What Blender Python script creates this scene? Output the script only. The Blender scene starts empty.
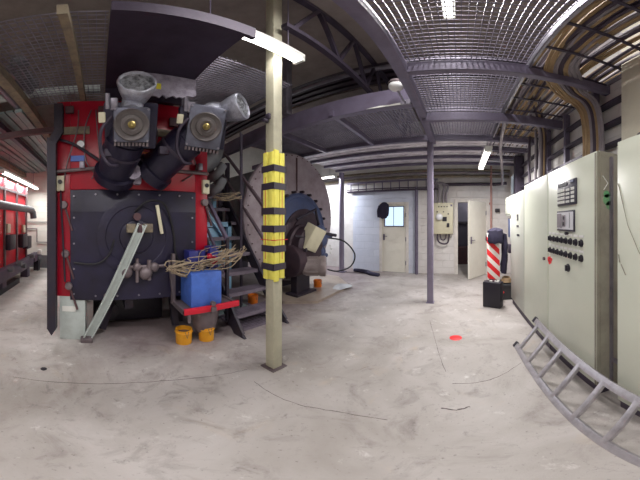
import bpy, bmesh, math, random
from mathutils import Vector, Matrix, Euler
random.seed(7)
R = math.radians
SC = bpy.context.scene
COL = SC.collection

# ------------------------------------------------------------------ materials
def lin(c):
    out = []
    for v in c:
        v = v / 255.0
        out.append(v / 12.92 if v <= .04045 else ((v + .055) / 1.055) ** 2.4)
    return (*out, 1.0)

def mat(name, rgb, rough=.55, metal=0.0, rgb2=None, dirt=.35, scale=5.0, bump=.12, spec=.5):
    m = bpy.data.materials.new(name); m.use_nodes = True
    nt = m.node_tree; N = nt.nodes; L = nt.links
    b = N['Principled BSDF']
    tc = N.new('ShaderNodeTexCoord')
    n1 = N.new('ShaderNodeTexNoise'); n1.inputs['Scale'].default_value = scale; n1.inputs['Detail'].default_value = 7; n1.inputs['Roughness'].default_value = .65
    L.new(tc.outputs['Object'], n1.inputs['Vector'])
    rp = N.new('ShaderNodeValToRGB'); rp.color_ramp.elements[0].position = .42; rp.color_ramp.elements[1].position = .72
    L.new(n1.outputs['Fac'], rp.inputs['Fac'])
    mu = N.new('ShaderNodeMath'); mu.operation = 'MULTIPLY'; mu.inputs[1].default_value = dirt
    L.new(rp.outputs['Color'], mu.inputs[0])
    mx = N.new('ShaderNodeMix'); mx.data_type = 'RGBA'
    mx.inputs['A'].default_value = lin(rgb)
    mx.inputs['B'].default_value = lin(rgb2 if rgb2 else tuple(v * .6 for v in rgb))
    L.new(mu.outputs[0], mx.inputs['Factor']); L.new(mx.outputs['Result'], b.inputs['Base Color'])
    b.inputs['Roughness'].default_value = rough; b.inputs['Metallic'].default_value = metal
    b.inputs['Specular IOR Level'].default_value = spec
    if bump:
        n2 = N.new('ShaderNodeTexNoise'); n2.inputs['Scale'].default_value = scale * 9; n2.inputs['Detail'].default_value = 4
        L.new(tc.outputs['Object'], n2.inputs['Vector'])
        bp = N.new('ShaderNodeBump'); bp.inputs['Strength'].default_value = bump; bp.inputs['Distance'].default_value = .02
        L.new(n2.outputs['Fac'], bp.inputs['Height']); L.new(bp.outputs['Normal'], b.inputs['Normal'])
    return m

def emit(name, rgb, s):
    m = bpy.data.materials.new(name); m.use_nodes = True
    b = m.node_tree.nodes['Principled BSDF']
    b.inputs['Base Color'].default_value = lin(rgb)
    b.inputs['Emission Color'].default_value = lin(rgb); b.inputs['Emission Strength'].default_value = s
    return m

def striped(name, a, c, freq, slope=1.0, duty=.5, rough=.5):
    m = mat(name, a, rough=rough, dirt=.2)
    nt = m.node_tree; N = nt.nodes; L = nt.links
    b = N['Principled BSDF']
    tc = N.new('ShaderNodeTexCoord'); sp = N.new('ShaderNodeSeparateXYZ'); L.new(tc.outputs['Object'], sp.inputs[0])
    m1 = N.new('ShaderNodeMath'); m1.operation = 'MULTIPLY'; m1.inputs[1].default_value = slope; L.new(sp.outputs['X'], m1.inputs[0])
    ad = N.new('ShaderNodeMath'); ad.operation = 'ADD'; L.new(m1.outputs[0], ad.inputs[0]); L.new(sp.outputs['Z'], ad.inputs[1])
    m2 = N.new('ShaderNodeMath'); m2.operation = 'MULTIPLY'; m2.inputs[1].default_value = freq; L.new(ad.outputs[0], m2.inputs[0])
    fr = N.new('ShaderNodeMath'); fr.operation = 'FRACT'; L.new(m2.outputs[0], fr.inputs[0])
    gt = N.new('ShaderNodeMath'); gt.operation = 'GREATER_THAN'; gt.inputs[1].default_value = duty; L.new(fr.outputs[0], gt.inputs[0])
    mx = N.new('ShaderNodeMix'); mx.data_type = 'RGBA'; mx.inputs['A'].default_value = lin(a); mx.inputs['B'].default_value = lin(c)
    L.new(gt.outputs[0], mx.inputs['Factor']); L.new(mx.outputs['Result'], b.inputs['Base Color'])
    return m

def floor_mat():
    m = bpy.data.materials.new('floor_concrete'); m.use_nodes = True
    nt = m.node_tree; N = nt.nodes; L = nt.links; b = N['Principled BSDF']
    g = N.new('ShaderNodeNewGeometry')
    def noise(sc, det=8, rg=.6, dist=0.0):
        n = N.new('ShaderNodeTexNoise'); n.inputs['Scale'].default_value = sc; n.inputs['Detail'].default_value = det
        n.inputs['Roughness'].default_value = rg; n.inputs['Distortion'].default_value = dist
        L.new(g.outputs['Position'], n.inputs['Vector']); return n
    def ramp(src, p0, p1, c0=(0, 0, 0, 1), c1=(1, 1, 1, 1)):
        r = N.new('ShaderNodeValToRGB'); e = r.color_ramp.elements
        e[0].position = p0; e[1].position = p1; e[0].color = c0; e[1].color = c1
        L.new(src, r.inputs['Fac']); return r
    def mix(fac, a, bcol, k=1.0):
        x = N.new('ShaderNodeMix'); x.data_type = 'RGBA'
        mu = N.new('ShaderNodeMath'); mu.operation = 'MULTIPLY'; mu.inputs[1].default_value = k
        L.new(fac, mu.inputs[0]); L.new(mu.outputs[0], x.inputs['Factor'])
        if isinstance(a, tuple): x.inputs['A'].default_value = a
        else: L.new(a, x.inputs['A'])
        x.inputs['B'].default_value = bcol
        return x.outputs['Result']
    base = ramp(noise(.9, 6, .6, .6).outputs['Fac'], .35, .65, lin((160, 153, 148)), lin((190, 184, 182)))
    c = base.outputs['Color']
    c = mix(ramp(noise(2.6, 9, .7, 1.2).outputs['Fac'], .52, .74).outputs['Color'], c, lin((126, 117, 114)), .75)
    c = mix(ramp(noise(7, 9, .75, .5).outputs['Fac'], .58, .72).outputs['Color'], c, lin((98, 90, 90)), .6)
    c = mix(ramp(noise(34, 4, .6).outputs['Fac'], .62, .72).outputs['Color'], c, lin((92, 86, 84)), .5)
    c = mix(ramp(noise(1.4, 5, .6, 2.0).outputs['Fac'], .6, .75).outputs['Color'], c, lin((196, 172, 140)), .3)
    c = mix(ramp(noise(4.2, 8, .7, .2).outputs['Fac'], .60, .70).outputs['Color'], c, lin((226, 224, 222)), .6)
    # oil stain plus painted shade, darkening the ground before and below the boilers
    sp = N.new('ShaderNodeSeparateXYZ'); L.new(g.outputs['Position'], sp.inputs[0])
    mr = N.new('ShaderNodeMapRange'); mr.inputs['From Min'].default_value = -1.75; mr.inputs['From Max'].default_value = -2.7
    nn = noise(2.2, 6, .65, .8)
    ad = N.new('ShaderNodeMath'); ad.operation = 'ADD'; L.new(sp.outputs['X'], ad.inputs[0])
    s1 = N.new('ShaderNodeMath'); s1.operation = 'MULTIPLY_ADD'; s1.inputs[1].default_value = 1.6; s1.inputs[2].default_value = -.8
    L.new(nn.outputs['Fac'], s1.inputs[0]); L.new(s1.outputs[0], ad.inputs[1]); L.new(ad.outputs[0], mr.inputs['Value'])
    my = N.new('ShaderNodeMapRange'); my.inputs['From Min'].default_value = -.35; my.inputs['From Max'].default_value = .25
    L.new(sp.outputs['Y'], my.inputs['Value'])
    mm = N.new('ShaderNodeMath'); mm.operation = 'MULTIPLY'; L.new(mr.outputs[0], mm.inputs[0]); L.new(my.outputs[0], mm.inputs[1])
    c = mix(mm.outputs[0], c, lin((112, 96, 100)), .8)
    L.new(c, b.inputs['Base Color'])
    rr = ramp(noise(3, 6).outputs['Fac'], .3, .7, (.42,) * 3 + (1,), (.75,) * 3 + (1,)); L.new(rr.outputs['Color'], b.inputs['Roughness'])
    bp = N.new('ShaderNodeBump'); bp.inputs['Strength'].default_value = .15; bp.inputs['Distance'].default_value = .01
    L.new(noise(60, 5).outputs['Fac'], bp.inputs['Height']); L.new(bp.outputs['Normal'], b.inputs['Normal'])
    return m

def block_mat(name, rgb, rgb2, bw=.4, bh=.2):
    m = mat(name, rgb, rough=.6, rgb2=rgb2, dirt=.5, scale=2.2, bump=0)
    nt = m.node_tree; N = nt.nodes; L = nt.links; b = N['Principled BSDF']
    g = N.new('ShaderNodeNewGeometry'); sp = N.new('ShaderNodeSeparateXYZ'); L.new(g.outputs['Position'], sp.inputs[0])
    ad = N.new('ShaderNodeMath'); ad.operation = 'ADD'; L.new(sp.outputs['X'], ad.inputs[0]); L.new(sp.outputs['Y'], ad.inputs[1])
    cb = N.new('ShaderNodeCombineXYZ'); L.new(ad.outputs[0], cb.inputs[0]); L.new(sp.outputs['Z'], cb.inputs[1])
    br = N.new('ShaderNodeTexBrick'); br.inputs['Scale'].default_value = 1.0
    br.inputs['Brick Width'].default_value = bw; br.inputs['Row Height'].default_value = bh
    br.inputs['Mortar Size'].default_value = .007; br.inputs['Mortar Smooth'].default_value = .6
    L.new(cb.outputs[0], br.inputs['Vector'])
    bp = N.new('ShaderNodeBump'); bp.invert = True; bp.inputs['Strength'].default_value = .7; bp.inputs['Distance'].default_value = .012
    L.new(br.outputs['Fac'], bp.inputs['Height']); L.new(bp.outputs['Normal'], b.inputs['Normal'])
    return m

M = {}
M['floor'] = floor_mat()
M['wall'] = block_mat('white_block_wall', (226, 222, 220), (186, 176, 172))
M['wall_daylit'] = block_mat('daylight_tinted_partition', (208, 213, 228), (182, 188, 206), .6, .22)  # blue tint of the daylight is put into this white
M['wall_far'] = block_mat('pale_wall', (232, 234, 226), (206, 206, 196))
M['roof'] = mat('beige_roof_board', (150, 140, 134), .8, rgb2=(108, 98, 100), dirt=.6, scale=3)
M['roof_rib'] = mat('dark_roof_sheet', (58, 48, 58), .5, rgb2=(40, 32, 44), scale=3)
M['steel'] = mat('purple_grey_painted_steel', (112, 104, 126), .45, .15, rgb2=(78, 70, 88), dirt=.5, scale=4)
M['tread'] = mat('worn_tread_steel', (116, 106, 120), .5, .2, rgb2=(70, 60, 72), dirt=.6)
M['cover'] = mat('grey_brown_cover', (98, 92, 92), .5, .3, rgb2=(84, 76, 78), dirt=.6)
M['rail_brown'] = mat('brown_grey_rail', (112, 96, 104), .5, .2, rgb2=(70, 58, 66), dirt=.6)
M['steel_lt'] = mat('lilac_grey_painted_steel', (138, 130, 152), .45, .1, rgb2=(108, 100, 120), dirt=.4, scale=4)
M['steel_dark'] = mat('dark_steel', (70, 62, 78), .5, .3, rgb2=(46, 40, 52), dirt=.6)
M['steel_black'] = mat('blackened_steel', (46, 42, 56), .5, .2, rgb2=(70, 50, 44), dirt=.4, scale=7)
M['galv'] = mat('galvanised_steel', (150, 146, 158), .38, .7, rgb2=(104, 100, 112), dirt=.6, scale=9)
M['grating'] = mat('galvanised_grating', (132, 126, 142), .45, .35, rgb2=(88, 80, 96), dirt=.6, scale=9)
M['alu'] = mat('worn_aluminium', (196, 192, 198), .35, .6, rgb2=(140, 134, 142), dirt=.5, scale=14)
M['column'] = mat('grey_beige_column_paint', (186, 182, 160), .5, rgb2=(150, 146, 130), dirt=.6, scale=5)
M['cream_col'] = mat('cream_column_paint', (214, 208, 190), .6, rgb2=(180, 174, 160), dirt=.4)
M['rust'] = mat('rusty_tan_steel', (138, 126, 106), .75, rgb2=(82, 70, 72), dirt=.8, scale=8)
M['rust_dark'] = mat('rusty_purple_steel', (92, 62, 66), .7, rgb2=(60, 52, 62), dirt=.7, scale=6)
M['red'] = mat('red_boiler_paint', (170, 14, 42), .32, rgb2=(110, 10, 36), dirt=.45, scale=3, bump=.05)
M['red_far'] = mat('red_casing_paint', (206, 34, 50), .3, rgb2=(160, 24, 40), dirt=.35, scale=3, bump=.05)
M['panel'] = mat('dark_indigo_panel', (38, 34, 60), .42, .1, rgb2=(26, 20, 30), dirt=.85, scale=2.6, bump=.06)
M['block'] = mat('pale_painted_block', (190, 198, 196), .6, rgb2=(150, 156, 152), dirt=.5, scale=6)
M['blue'] = mat('blue_paint', (74, 112, 200), .42, rgb2=(44, 60, 128), dirt=.5, scale=6)
M['blue_dk'] = mat('deep_blue_paint', (44, 48, 126), .45, rgb2=(30, 30, 70), dirt=.5)
M['blue_lt'] = mat('light_blue_paint', (140, 184, 214), .45, rgb2=(98, 130, 158), dirt=.5)
M['blue_door'] = mat('grey_blue_boiler_door', (72, 84, 122), .5, rgb2=(64, 66, 92), dirt=.8, scale=3)
M['red_bar'] = mat('bright_red_bar', (206, 28, 52), .4, dirt=.3)
M['yellow'] = mat('orange_yellow_plastic', (236, 168, 40), .45, rgb2=(196, 120, 26), dirt=.5, scale=9)
M['orange'] = mat('orange_plastic', (226, 122, 34), .45, rgb2=(170, 80, 26), dirt=.5, scale=9)
M['foam'] = mat('yellow_foam', (232, 224, 104), .75, rgb2=(206, 190, 58), dirt=.5, scale=12)
M['tape'] = mat('black_tape', (56, 48, 62), .5, dirt=.3)
M['white_shell'] = mat('off_white_boiler_plate', (166, 154, 162), .55, rgb2=(116, 96, 100), dirt=.7, scale=3)
M['brown_metal'] = mat('sooty_brown_metal', (72, 56, 64), .5, .3, rgb2=(40, 34, 48), dirt=.7, scale=5)
M['motor'] = mat('grey_motor', (122, 110, 114), .45, .3, rgb2=(66, 56, 62), dirt=.6)
M['motor_lt'] = mat('pale_grey_motor', (150, 138, 138), .45, .2, rgb2=(96, 84, 86), dirt=.6)
M['cream'] = mat('cream_enamel', (212, 206, 180), .45, rgb2=(178, 170, 146), dirt=.4)
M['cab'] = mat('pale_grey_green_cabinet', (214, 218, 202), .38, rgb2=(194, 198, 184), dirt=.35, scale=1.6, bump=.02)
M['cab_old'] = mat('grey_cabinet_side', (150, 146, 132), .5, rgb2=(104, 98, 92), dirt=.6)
M['plinth'] = mat('purple_grey_plinth', (84, 74, 92), .55, rgb2=(64, 54, 70), dirt=.5)
M['white'] = mat('white_plastic', (232, 232, 228), .4, dirt=.2)
M['door'] = mat('cream_white_door', (226, 222, 210), .45, rgb2=(200, 194, 182), dirt=.4, scale=2, bump=.02)
M['door_tr'] = mat('white_frame', (224, 218, 212), .5, dirt=.3)
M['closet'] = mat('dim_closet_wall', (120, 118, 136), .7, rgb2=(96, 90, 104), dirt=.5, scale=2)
M['black'] = mat('black_plastic', (34, 30, 42), .45, dirt=.3)
M['rubber'] = mat('black_rubber', (30, 28, 34), .55, dirt=.3, bump=.05)
M['foil'] = mat('crumpled_foil', (206, 208, 222), .3, .6, rgb2=(120, 118, 134), dirt=.7, scale=10, bump=.6)
M['foil_in'] = mat('dark_crumpled_foil', (210, 212, 220), .28, .7, rgb2=(44, 42, 54), dirt=1.0, scale=26, bump=1.0)
M['housing'] = mat('blue_grey_cast_housing', (108, 110, 126), .42, .4, rgb2=(62, 58, 72), dirt=.7, scale=6)
M['brass'] = mat('brass', (180, 160, 100), .35, .7, dirt=.4)
M['drum'] = mat('dark_burner_drum', (44, 40, 62), .35, .3, rgb2=(26, 24, 38), dirt=.5, scale=5)
M['duct'] = mat('grey_lagged_duct', (104, 106, 110), .6, rgb2=(70, 68, 78), dirt=.6, scale=5)
M['drape'] = mat('grey_insulation_sheet', (176, 168, 186), .6, rgb2=(90, 80, 98), dirt=.8, scale=9, bump=.5)
M['hood'] = mat('dark_sheet_metal', (64, 54, 72), .5, .3, rgb2=(44, 36, 50), dirt=.6, scale=4)
M['sticker'] = mat('yellow_sticker', (226, 214, 60), .5, dirt=.15)
M['beige_wire'] = mat('beige_wire', (168, 150, 126), .6, rgb2=(84, 72, 62), dirt=.5, scale=12)
M['cable_grey'] = mat('grey_cable', (146, 138, 146), .55, dirt=.4)
M['cable_brown'] = mat('tan_cable', (164, 138, 104), .6, rgb2=(118, 96, 78), dirt=.5)
M['cable_dark'] = mat('dark_cable', (72, 60, 76), .55, dirt=.4)
M['pink_pipe'] = mat('reddish_primed_pipe', (184, 140, 132), .5, dirt=.4)
M['mark_red'] = mat('red_sticker', (240, 50, 56), .5, dirt=.1)
M['crack_grey'] = mat('crack_dirt', (92, 82, 84), .8, dirt=.3)
M['mark_black'] = mat('black_stain', (40, 36, 44), .7, dirt=.1)
M['screen'] = mat('instrument_white', (226, 226, 232), .3, dirt=.1)
M['screen_dk'] = mat('instrument_dark', (54, 50, 66), .35, dirt=.2)
M['green'] = mat('green_paint_smear', (96, 168, 116), .5, rgb2=(140, 152, 124), dirt=.9, scale=14)
M['deck'] = mat('teal_grey_deck', (138, 156, 156), .6, rgb2=(100, 110, 114), dirt=.6, scale=3)
M['deck_w'] = mat('pale_deck', (226, 220, 228), .6, rgb2=(140, 130, 142), dirt=.7, scale=3)
M['pad'] = mat('oily_pad_concrete', (156, 142, 130), .32, rgb2=(110, 96, 92), dirt=.6, scale=3)
M['puddle'] = mat('water_film', (196, 200, 206), .06, dirt=.1, bump=0)
M['jacket'] = mat('dark_blue_cloth', (42, 38, 62), .85, dirt=.4, scale=12)
M['stripe'] = striped('red_white_barrier_stripes', (236, 228, 222), (232, 40, 48), 4.6, 1.0, .48)
M['crate'] = mat('dark_grey_crate', (66, 66, 70), .6, dirt=.4)
M['tube'] = emit('lit_fluorescent_tube', (255, 252, 246), 13.0)
M['glassd'] = mat('opal_glass', (238, 238, 240), .25, dirt=.1)
gm = bpy.data.materials.new('window_glass'); gm.use_nodes = True
gb = gm.node_tree.nodes['Principled BSDF']; gb.inputs['Base Color'].default_value = (.9, .95, 1, 1)
gb.inputs['Roughness'].default_value = .02; gb.inputs['Transmission Weight'].default_value = 1.0; gb.inputs['IOR'].default_value = 1.02
M['glass'] = gm

# ------------------------------------------------------------------ mesh helper
class MB:
    def __init__(self): self.bm = bmesh.new()
    def _add(self, fn):
        n0 = len(self.bm.verts); fn(); self.bm.verts.ensure_lookup_table()
        return self.bm.verts[n0:]
    def obox(self, c, size, rot=None, bev=0):
        mt = Matrix.Translation(Vector(c))
        if rot is not None: mt = mt @ (rot.to_matrix().to_4x4() if not isinstance(rot, Matrix) else rot.to_4x4())
        mt = mt @ Matrix.Diagonal((*size, 1))
        r = bmesh.ops.create_cube(self.bm, size=1.0, matrix=mt)
        if bev:
            vs = r['verts']; es = list({e for v in vs for e in v.link_edges})
            bmesh.ops.bevel(self.bm, geom=es, offset=bev, segments=2, affect='EDGES', profile=.5)
        return self
    def box(self, a, b, bev=0):
        a, b = Vector(a), Vector(b)
        return self.obox((a + b) / 2, [max(abs(b[i] - a[i]), 1e-4) for i in range(3)], None, bev)
    def bar(self, p0, p1, w, h, up=(0, 0, 1), bev=0):
        p0, p1 = Vector(p0), Vector(p1); d = p1 - p0; y = d.normalized(); up = Vector(up)
        if abs(y.dot(up)) > .99: up = Vector((1, 0, 0))
        x = y.cross(up).normalized(); z = x.cross(y)
        rot = Matrix((x, y, z)).transposed()
        return self.obox((p0 + p1) / 2, (w, d.length, h), rot, bev)
    def tube(self, pts, r, seg=8, rads=None, closed=False, cap=True):
        pts = [Vector(p) for p in pts]; n = len(pts); rings = []; prev = None
        for i, p in enumerate(pts):
            if closed: t = pts[(i + 1) % n] - pts[i - 1]
            elif i == 0: t = pts[1] - p
            elif i == n - 1: t = p - pts[i - 1]
            else: t = (pts[i + 1] - p).normalized() + (p - pts[i - 1]).normalized()
            t = t.normalized() if t.length > 1e-9 else Vector((0, 0, 1))
            if prev is None:
                u = t.cross(Vector((0, 0, 1)))
                if u.length < .05: u = t.cross(Vector((0, 1, 0)))
            else: u = prev - t * prev.dot(t)
            u.normalize(); prev = u; v = t.cross(u); rr = rads[i] if rads else r
            rings.append([self.bm.verts.new(p + (u * math.cos(2 * math.pi * k / seg) + v * math.sin(2 * math.pi * k / seg)) * rr) for k in range(seg)])
        for i in range(n if closed else n - 1):
            a, b = rings[i], rings[(i + 1) % n]
            for k in range(seg): self.bm.faces.new((a[k], a[(k + 1) % seg], b[(k + 1) % seg], b[k]))
        if cap and not closed:
            self.bm.faces.new(rings[0][::-1]); self.bm.faces.new(rings[-1])
        return self
    def cyl(self, p0, p1, r0, r1=None, seg=20): return self.tube([p0, p1], r0, seg, [r0, r0 if r1 is None else r1])
    def lathe(self, o, axis, prof, seg=28):
        o = Vector(o); a = Vector(axis).normalized()
        u = a.cross(Vector((0, 0, 1)))
        if u.length < .05: u = Vector((1, 0, 0))
        u.normalize(); v = a.cross(u); rings = []
        for t, r in prof:
            if r < 1e-5: rings.append([self.bm.verts.new(o + a * t)])
            else: rings.append([self.bm.verts.new(o + a * t + (u * math.cos(2 * math.pi * k / seg) + v * math.sin(2 * math.pi * k / seg)) * r) for k in range(seg)])
        for A, B in zip(rings, rings[1:]):
            for k in range(seg):
                k2 = (k + 1) % seg
                f = ((A[0], B[k2], B[k]) if len(A) == 1 else (A[k], A[k2], B[0]) if len(B) == 1 else (A[k], A[k2], B[k2], B[k]))
                if len(A) == 1 and len(B) == 1: continue
                self.bm.faces.new(f)
        return self
    def prism(self, pts, ext):
        pts = [Vector(p) for p in pts]; e = Vector(ext)
        a = [self.bm.verts.new(p) for p in pts]; b = [self.bm.verts.new(p + e) for p in pts]
        self.bm.faces.new(a[::-1]); self.bm.faces.new(b); n = len(a)
        for k in range(n): self.bm.faces.new((a[k], a[(k + 1) % n], b[(k + 1) % n], b[k]))
        return self
    def ball(self, c, r, sc=(1, 1, 1), seg=16):
        bmesh.ops.create_uvsphere(self.bm, u_segments=seg, v_segments=seg // 2 + 2, radius=r, matrix=Matrix.Translation(Vector(c)) @ Matrix.Diagonal((*sc, 1)))
        return self
    def jitter(self, amt, z=None):
        for v in self.bm.verts: v.co += Vector([random.uniform(-amt, amt) for _ in range(3)])
        return self
    def build(self, name, m, parent=None, base=None):
        bm = self.bm
        if parent is not None and name in SPLIT and base is None:
            islands, seen = [], set()
            for v in bm.verts:
                if v in seen: continue
                st = [v]; seen.add(v); isl = []
                while st:
                    q = st.pop(); isl.append(q)
                    for e in q.link_edges:
                        w_ = e.other_vert(q)
                        if w_ not in seen: seen.add(w_); st.append(w_)
                islands.append(isl)
            if len(islands) > 1:
                out = None
                for isl in islands:
                    sub = MB(); mp = {v: sub.bm.verts.new(v.co) for v in isl}
                    for f in {f for v in isl for f in v.link_faces}: sub.bm.faces.new([mp[v] for v in f.verts])
                    out = sub.build(name, m, parent, base=1)
                bm.free(); return out
        bmesh.ops.recalc_face_normals(bm, faces=bm.faces[:])
        if parent is not None:
            off = Vector(parent.get('_w', (0, 0, 0)))
        else:
            lo = Vector([min(v.co[i] for v in bm.verts) for i in range(3)]); hi = Vector([max(v.co[i] for v in bm.verts) for i in range(3)])
            off = Vector(((lo.x + hi.x) / 2, (lo.y + hi.y) / 2, lo.z))
        bmesh.ops.translate(bm, verts=bm.verts[:], vec=-off)
        me = bpy.data.meshes.new(name); bm.to_mesh(me); bm.free()
        for p in me.polygons: p.use_smooth = True
        me.set_sharp_from_angle(angle=R(38))
        me.materials.append(M[m])
        o = bpy.data.objects.new(name, me); COL.objects.link(o)
        if parent is not None:
            o.parent = parent; WP[o.name] = off; o['_w'] = tuple(off)
        else:
            o.location = off; o['_w'] = tuple(off)
        return o
WP = {}
SPLIT = set('bolt clamp_block terminal_box hinge push_button rung label_strip end_cap hanger connector key label_plate rivet cooling_fin pipe_end hose red_knob saddle latch conduit cable_loop cable pump_head side_rail lug control_wire display_mark pump_motor board foot small_pipe skid_foot'.split())

def tag(o, label, cat, group=None, kind=None):
    o['label'] = label; o['category'] = cat
    if group: o['group'] = group
    if kind: o['kind'] = kind
    return o
def thing(name, label, cat, loc, group=None, kind=None):
    o = bpy.data.objects.new(name, None); COL.objects.link(o); o.location = loc; o['_w'] = tuple(loc)
    o.empty_display_size = .1
    return tag(o, label, cat, group, kind)
def struct(o, label=None, cat=None):
    o['kind'] = 'structure'
    if label: o['label'] = label; o['category'] = cat
    return o
def copy_tree(o, delta=None, label=None):
    def rec(s, par):
        c = s.copy(); COL.objects.link(c)
        if par is not None: c.parent = par
        for ch in [x for x in KIDS.get(s.name, [])]: rec(ch, c)
        return c
    KIDS = {}
    for x in bpy.data.objects:
        if x.parent: KIDS.setdefault(x.parent.name, []).append(x)
    c = rec(o, None)
    if delta is not None: c.location = Vector(o.location) + Vector(delta); c['_w'] = tuple(Vector(o['_w']) + Vector(delta))
    if label: c['label'] = label
    return c
def arc(c, u, v, r, a0, a1, n=10):
    c, u, v = Vector(c), Vector(u), Vector(v)
    return [c + u * (r * math.cos(R(a0 + (a1 - a0) * i / n))) + v * (r * math.sin(R(a0 + (a1 - a0) * i / n))) for i in range(n + 1)]
def smooth_path(pts, n=6):
    P = [Vector(p) for p in pts]; out = []
    for i in range(len(P) - 1):
        p0 = P[max(i - 1, 0)]; p1 = P[i]; p2 = P[i + 1]; p3 = P[min(i + 2, len(P) - 1)]
        for k in range(n):
            t = k / n
            out.append(.5 * ((2 * p1) + (p2 - p0) * t + (2 * p0 - 5 * p1 + 4 * p2 - p3) * t * t + (3 * p1 - p0 - 3 * p2 + p3) * t ** 3))
    out.append(P[-1]); return out


# ------------------------------------------------------------------ the setting
XL, XR, YF, YB, ZR = -7.2, 1.45, -3.7, 6.5, 4.6
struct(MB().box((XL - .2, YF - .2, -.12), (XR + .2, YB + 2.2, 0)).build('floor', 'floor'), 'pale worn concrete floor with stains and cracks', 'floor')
# roof: beige boards with a dark ribbed strip across
struct(MB().box((XL - .2, YF - .2, ZR), (XR + .2, 3.5, ZR + .1)).box((XL - .2, 4.3, ZR), (XR + .2, YB + .2, ZR + .1)).build('ceiling', 'roof'), 'beige boarded roof high above the platform', 'ceiling')
m = MB()
y = 3.5
while y < 4.29:
    m.box((XL, y, ZR - .0), (XR, y + .1, ZR + .1)); m.box((XL, y + .1, ZR + .06), (XR, y + .2, ZR + .1)); y += .2
struct(m.build('trim_1', 'roof_rib'), 'dark ribbed sheet strip in the beige roof', 'roof strip')
# back wall with two door openings
m = MB()
for a, b in (((XL, YB, 0), (-2.36, YB + .15, ZR)), ((-1.47, YB, 0), (-.10, YB + .15, ZR)), ((.76, YB, 0), (XR + .2, YB + .15, ZR)),
             ((-2.36, YB, 2.08), (-1.47, YB + .15, ZR)), ((-.10, YB, 2.1), (.76, YB + .15, ZR))): m.box(a, b)
struct(m.build('wall_back', 'wall'), 'white painted block wall at the far end', 'wall')
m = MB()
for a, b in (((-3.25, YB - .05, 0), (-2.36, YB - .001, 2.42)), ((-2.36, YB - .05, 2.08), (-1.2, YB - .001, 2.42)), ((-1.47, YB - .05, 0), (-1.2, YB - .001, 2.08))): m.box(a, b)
struct(m.build('trim_2', 'wall_daylit'), 'white panelled lining with painted-in daylight blue around the closed door', 'wall lining')
# right wall with a high window
m = MB()
for a, b in (((XR, YF, 0), (XR + .15, 5.3, ZR)), ((XR, 6.35, 0), (XR + .15, YB + .15, ZR)), ((XR, 5.3, 0), (XR + .15, 6.35, 2.2)), ((XR, 5.3, 2.85), (XR + .15, 6.35, ZR))): m.box(a, b)
struct(m.build('wall_right', 'wall'), 'white painted block wall behind the control cabinets', 'wall')
struct(MB().box((XL - .15, YF, 0), (XL, YB + .15, ZR)).build('wall_left', 'wall_far'), 'pale wall beyond the far red casing', 'wall')
struct(MB().box((XL, YF - .15, 0), (XR + .15, YF, ZR)).build('wall_front', 'wall_far'), 'pale wall behind the viewpoint', 'wall')
struct(MB().box((XL + .001, YF, 0), (XL + .02, YB, .42)).build('baseboard_left', 'duct'), 'grey painted dado along the foot of the far left wall', 'dado')
w1 = thing('window_1', 'bright two-pane window high on the right wall', 'window', (XR, 5.82, 2.2), kind='structure')
m = MB()
for a, b in (((XR - .03, 5.3, 2.2), (XR + .1, 5.36, 2.85)), ((XR - .03, 6.29, 2.2), (XR + .1, 6.35, 2.85)), ((XR - .03, 5.36, 2.2), (XR + .1, 6.29, 2.26)), ((XR - .03, 5.36, 2.79), (XR + .1, 6.29, 2.85)), ((XR - .03, 5.78, 2.26), (XR + .1, 5.86, 2.79))): m.box(a, b)
m.build('window_frame', 'door_tr', w1)
for a, b in ((5.36, 5.78), (5.86, 6.29)): MB().box((XR + .04, a, 2.26), (XR + .05, b, 2.79)).build('pane', 'glass', w1)
# closet behind the open door
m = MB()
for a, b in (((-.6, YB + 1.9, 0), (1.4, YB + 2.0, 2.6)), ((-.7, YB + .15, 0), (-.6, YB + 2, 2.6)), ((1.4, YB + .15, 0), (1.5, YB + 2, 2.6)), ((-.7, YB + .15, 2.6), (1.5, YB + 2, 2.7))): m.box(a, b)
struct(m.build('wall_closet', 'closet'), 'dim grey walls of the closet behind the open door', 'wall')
m = MB().box((-.5, YB + 1.55, 0), (1.3, YB + 1.88, .62), .01)
tag(m.build('closet_bench', 'rust_dark'), 'dark bench standing inside the closet behind the open door', 'bench')
m = MB().box((-.5, YB + 1.6, 1.42), (1.3, YB + 1.88, 1.52), .005)
tag(m.build('closet_shelf', 'steel_black'), 'dark shelf on the wall inside the closet', 'shelf')

# closed door with window
d1 = thing('door_1', 'closed cream door with a small bright window and a black jacket hung on it', 'door', (-1.915, YB, 0), kind='structure')
m = MB()
for a, b in (((-2.36, YB - .07, 0), (-2.28, YB + .1, 2.08)), ((-1.55, YB - .07, 0), (-1.47, YB + .1, 2.08)), ((-2.28, YB - .07, 2.02), (-1.55, YB + .1, 2.08))): m.box(a, b)
m.build('door_frame', 'door_tr', d1)
m = MB()
for a, b in (((-2.28, YB - .04, .01), (-1.55, YB + .01, 1.38)), ((-2.28, YB - .04, 1.95), (-1.55, YB + .01, 2.02)), ((-2.28, YB - .04, 1.38), (-2.2, YB + .01, 1.95)), ((-1.62, YB - .04, 1.38), (-1.55, YB + .01, 1.95))): m.box(a, b)
lf = m.build('door_leaf', 'door', d1)
m = MB()
for a, b in (((-2.22, YB - .055, 1.36), (-1.6, YB - .04, 1.39)), ((-2.22, YB - .055, 1.94), (-1.6, YB - .04, 1.97)), ((-2.22, YB - .055, 1.39), (-2.19, YB - .04, 1.94)), ((-1.63, YB - .055, 1.39), (-1.6, YB - .04, 1.94)), ((-1.93, YB - .05, 1.39), (-1.915, YB - .04, 1.94))): m.box(a, b)
m.build('window_bead', 'steel', lf)
MB().box((-2.2, YB - .02, 1.38), (-1.62, YB - .015, 1.95)).build('pane', 'glass', lf)
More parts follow.
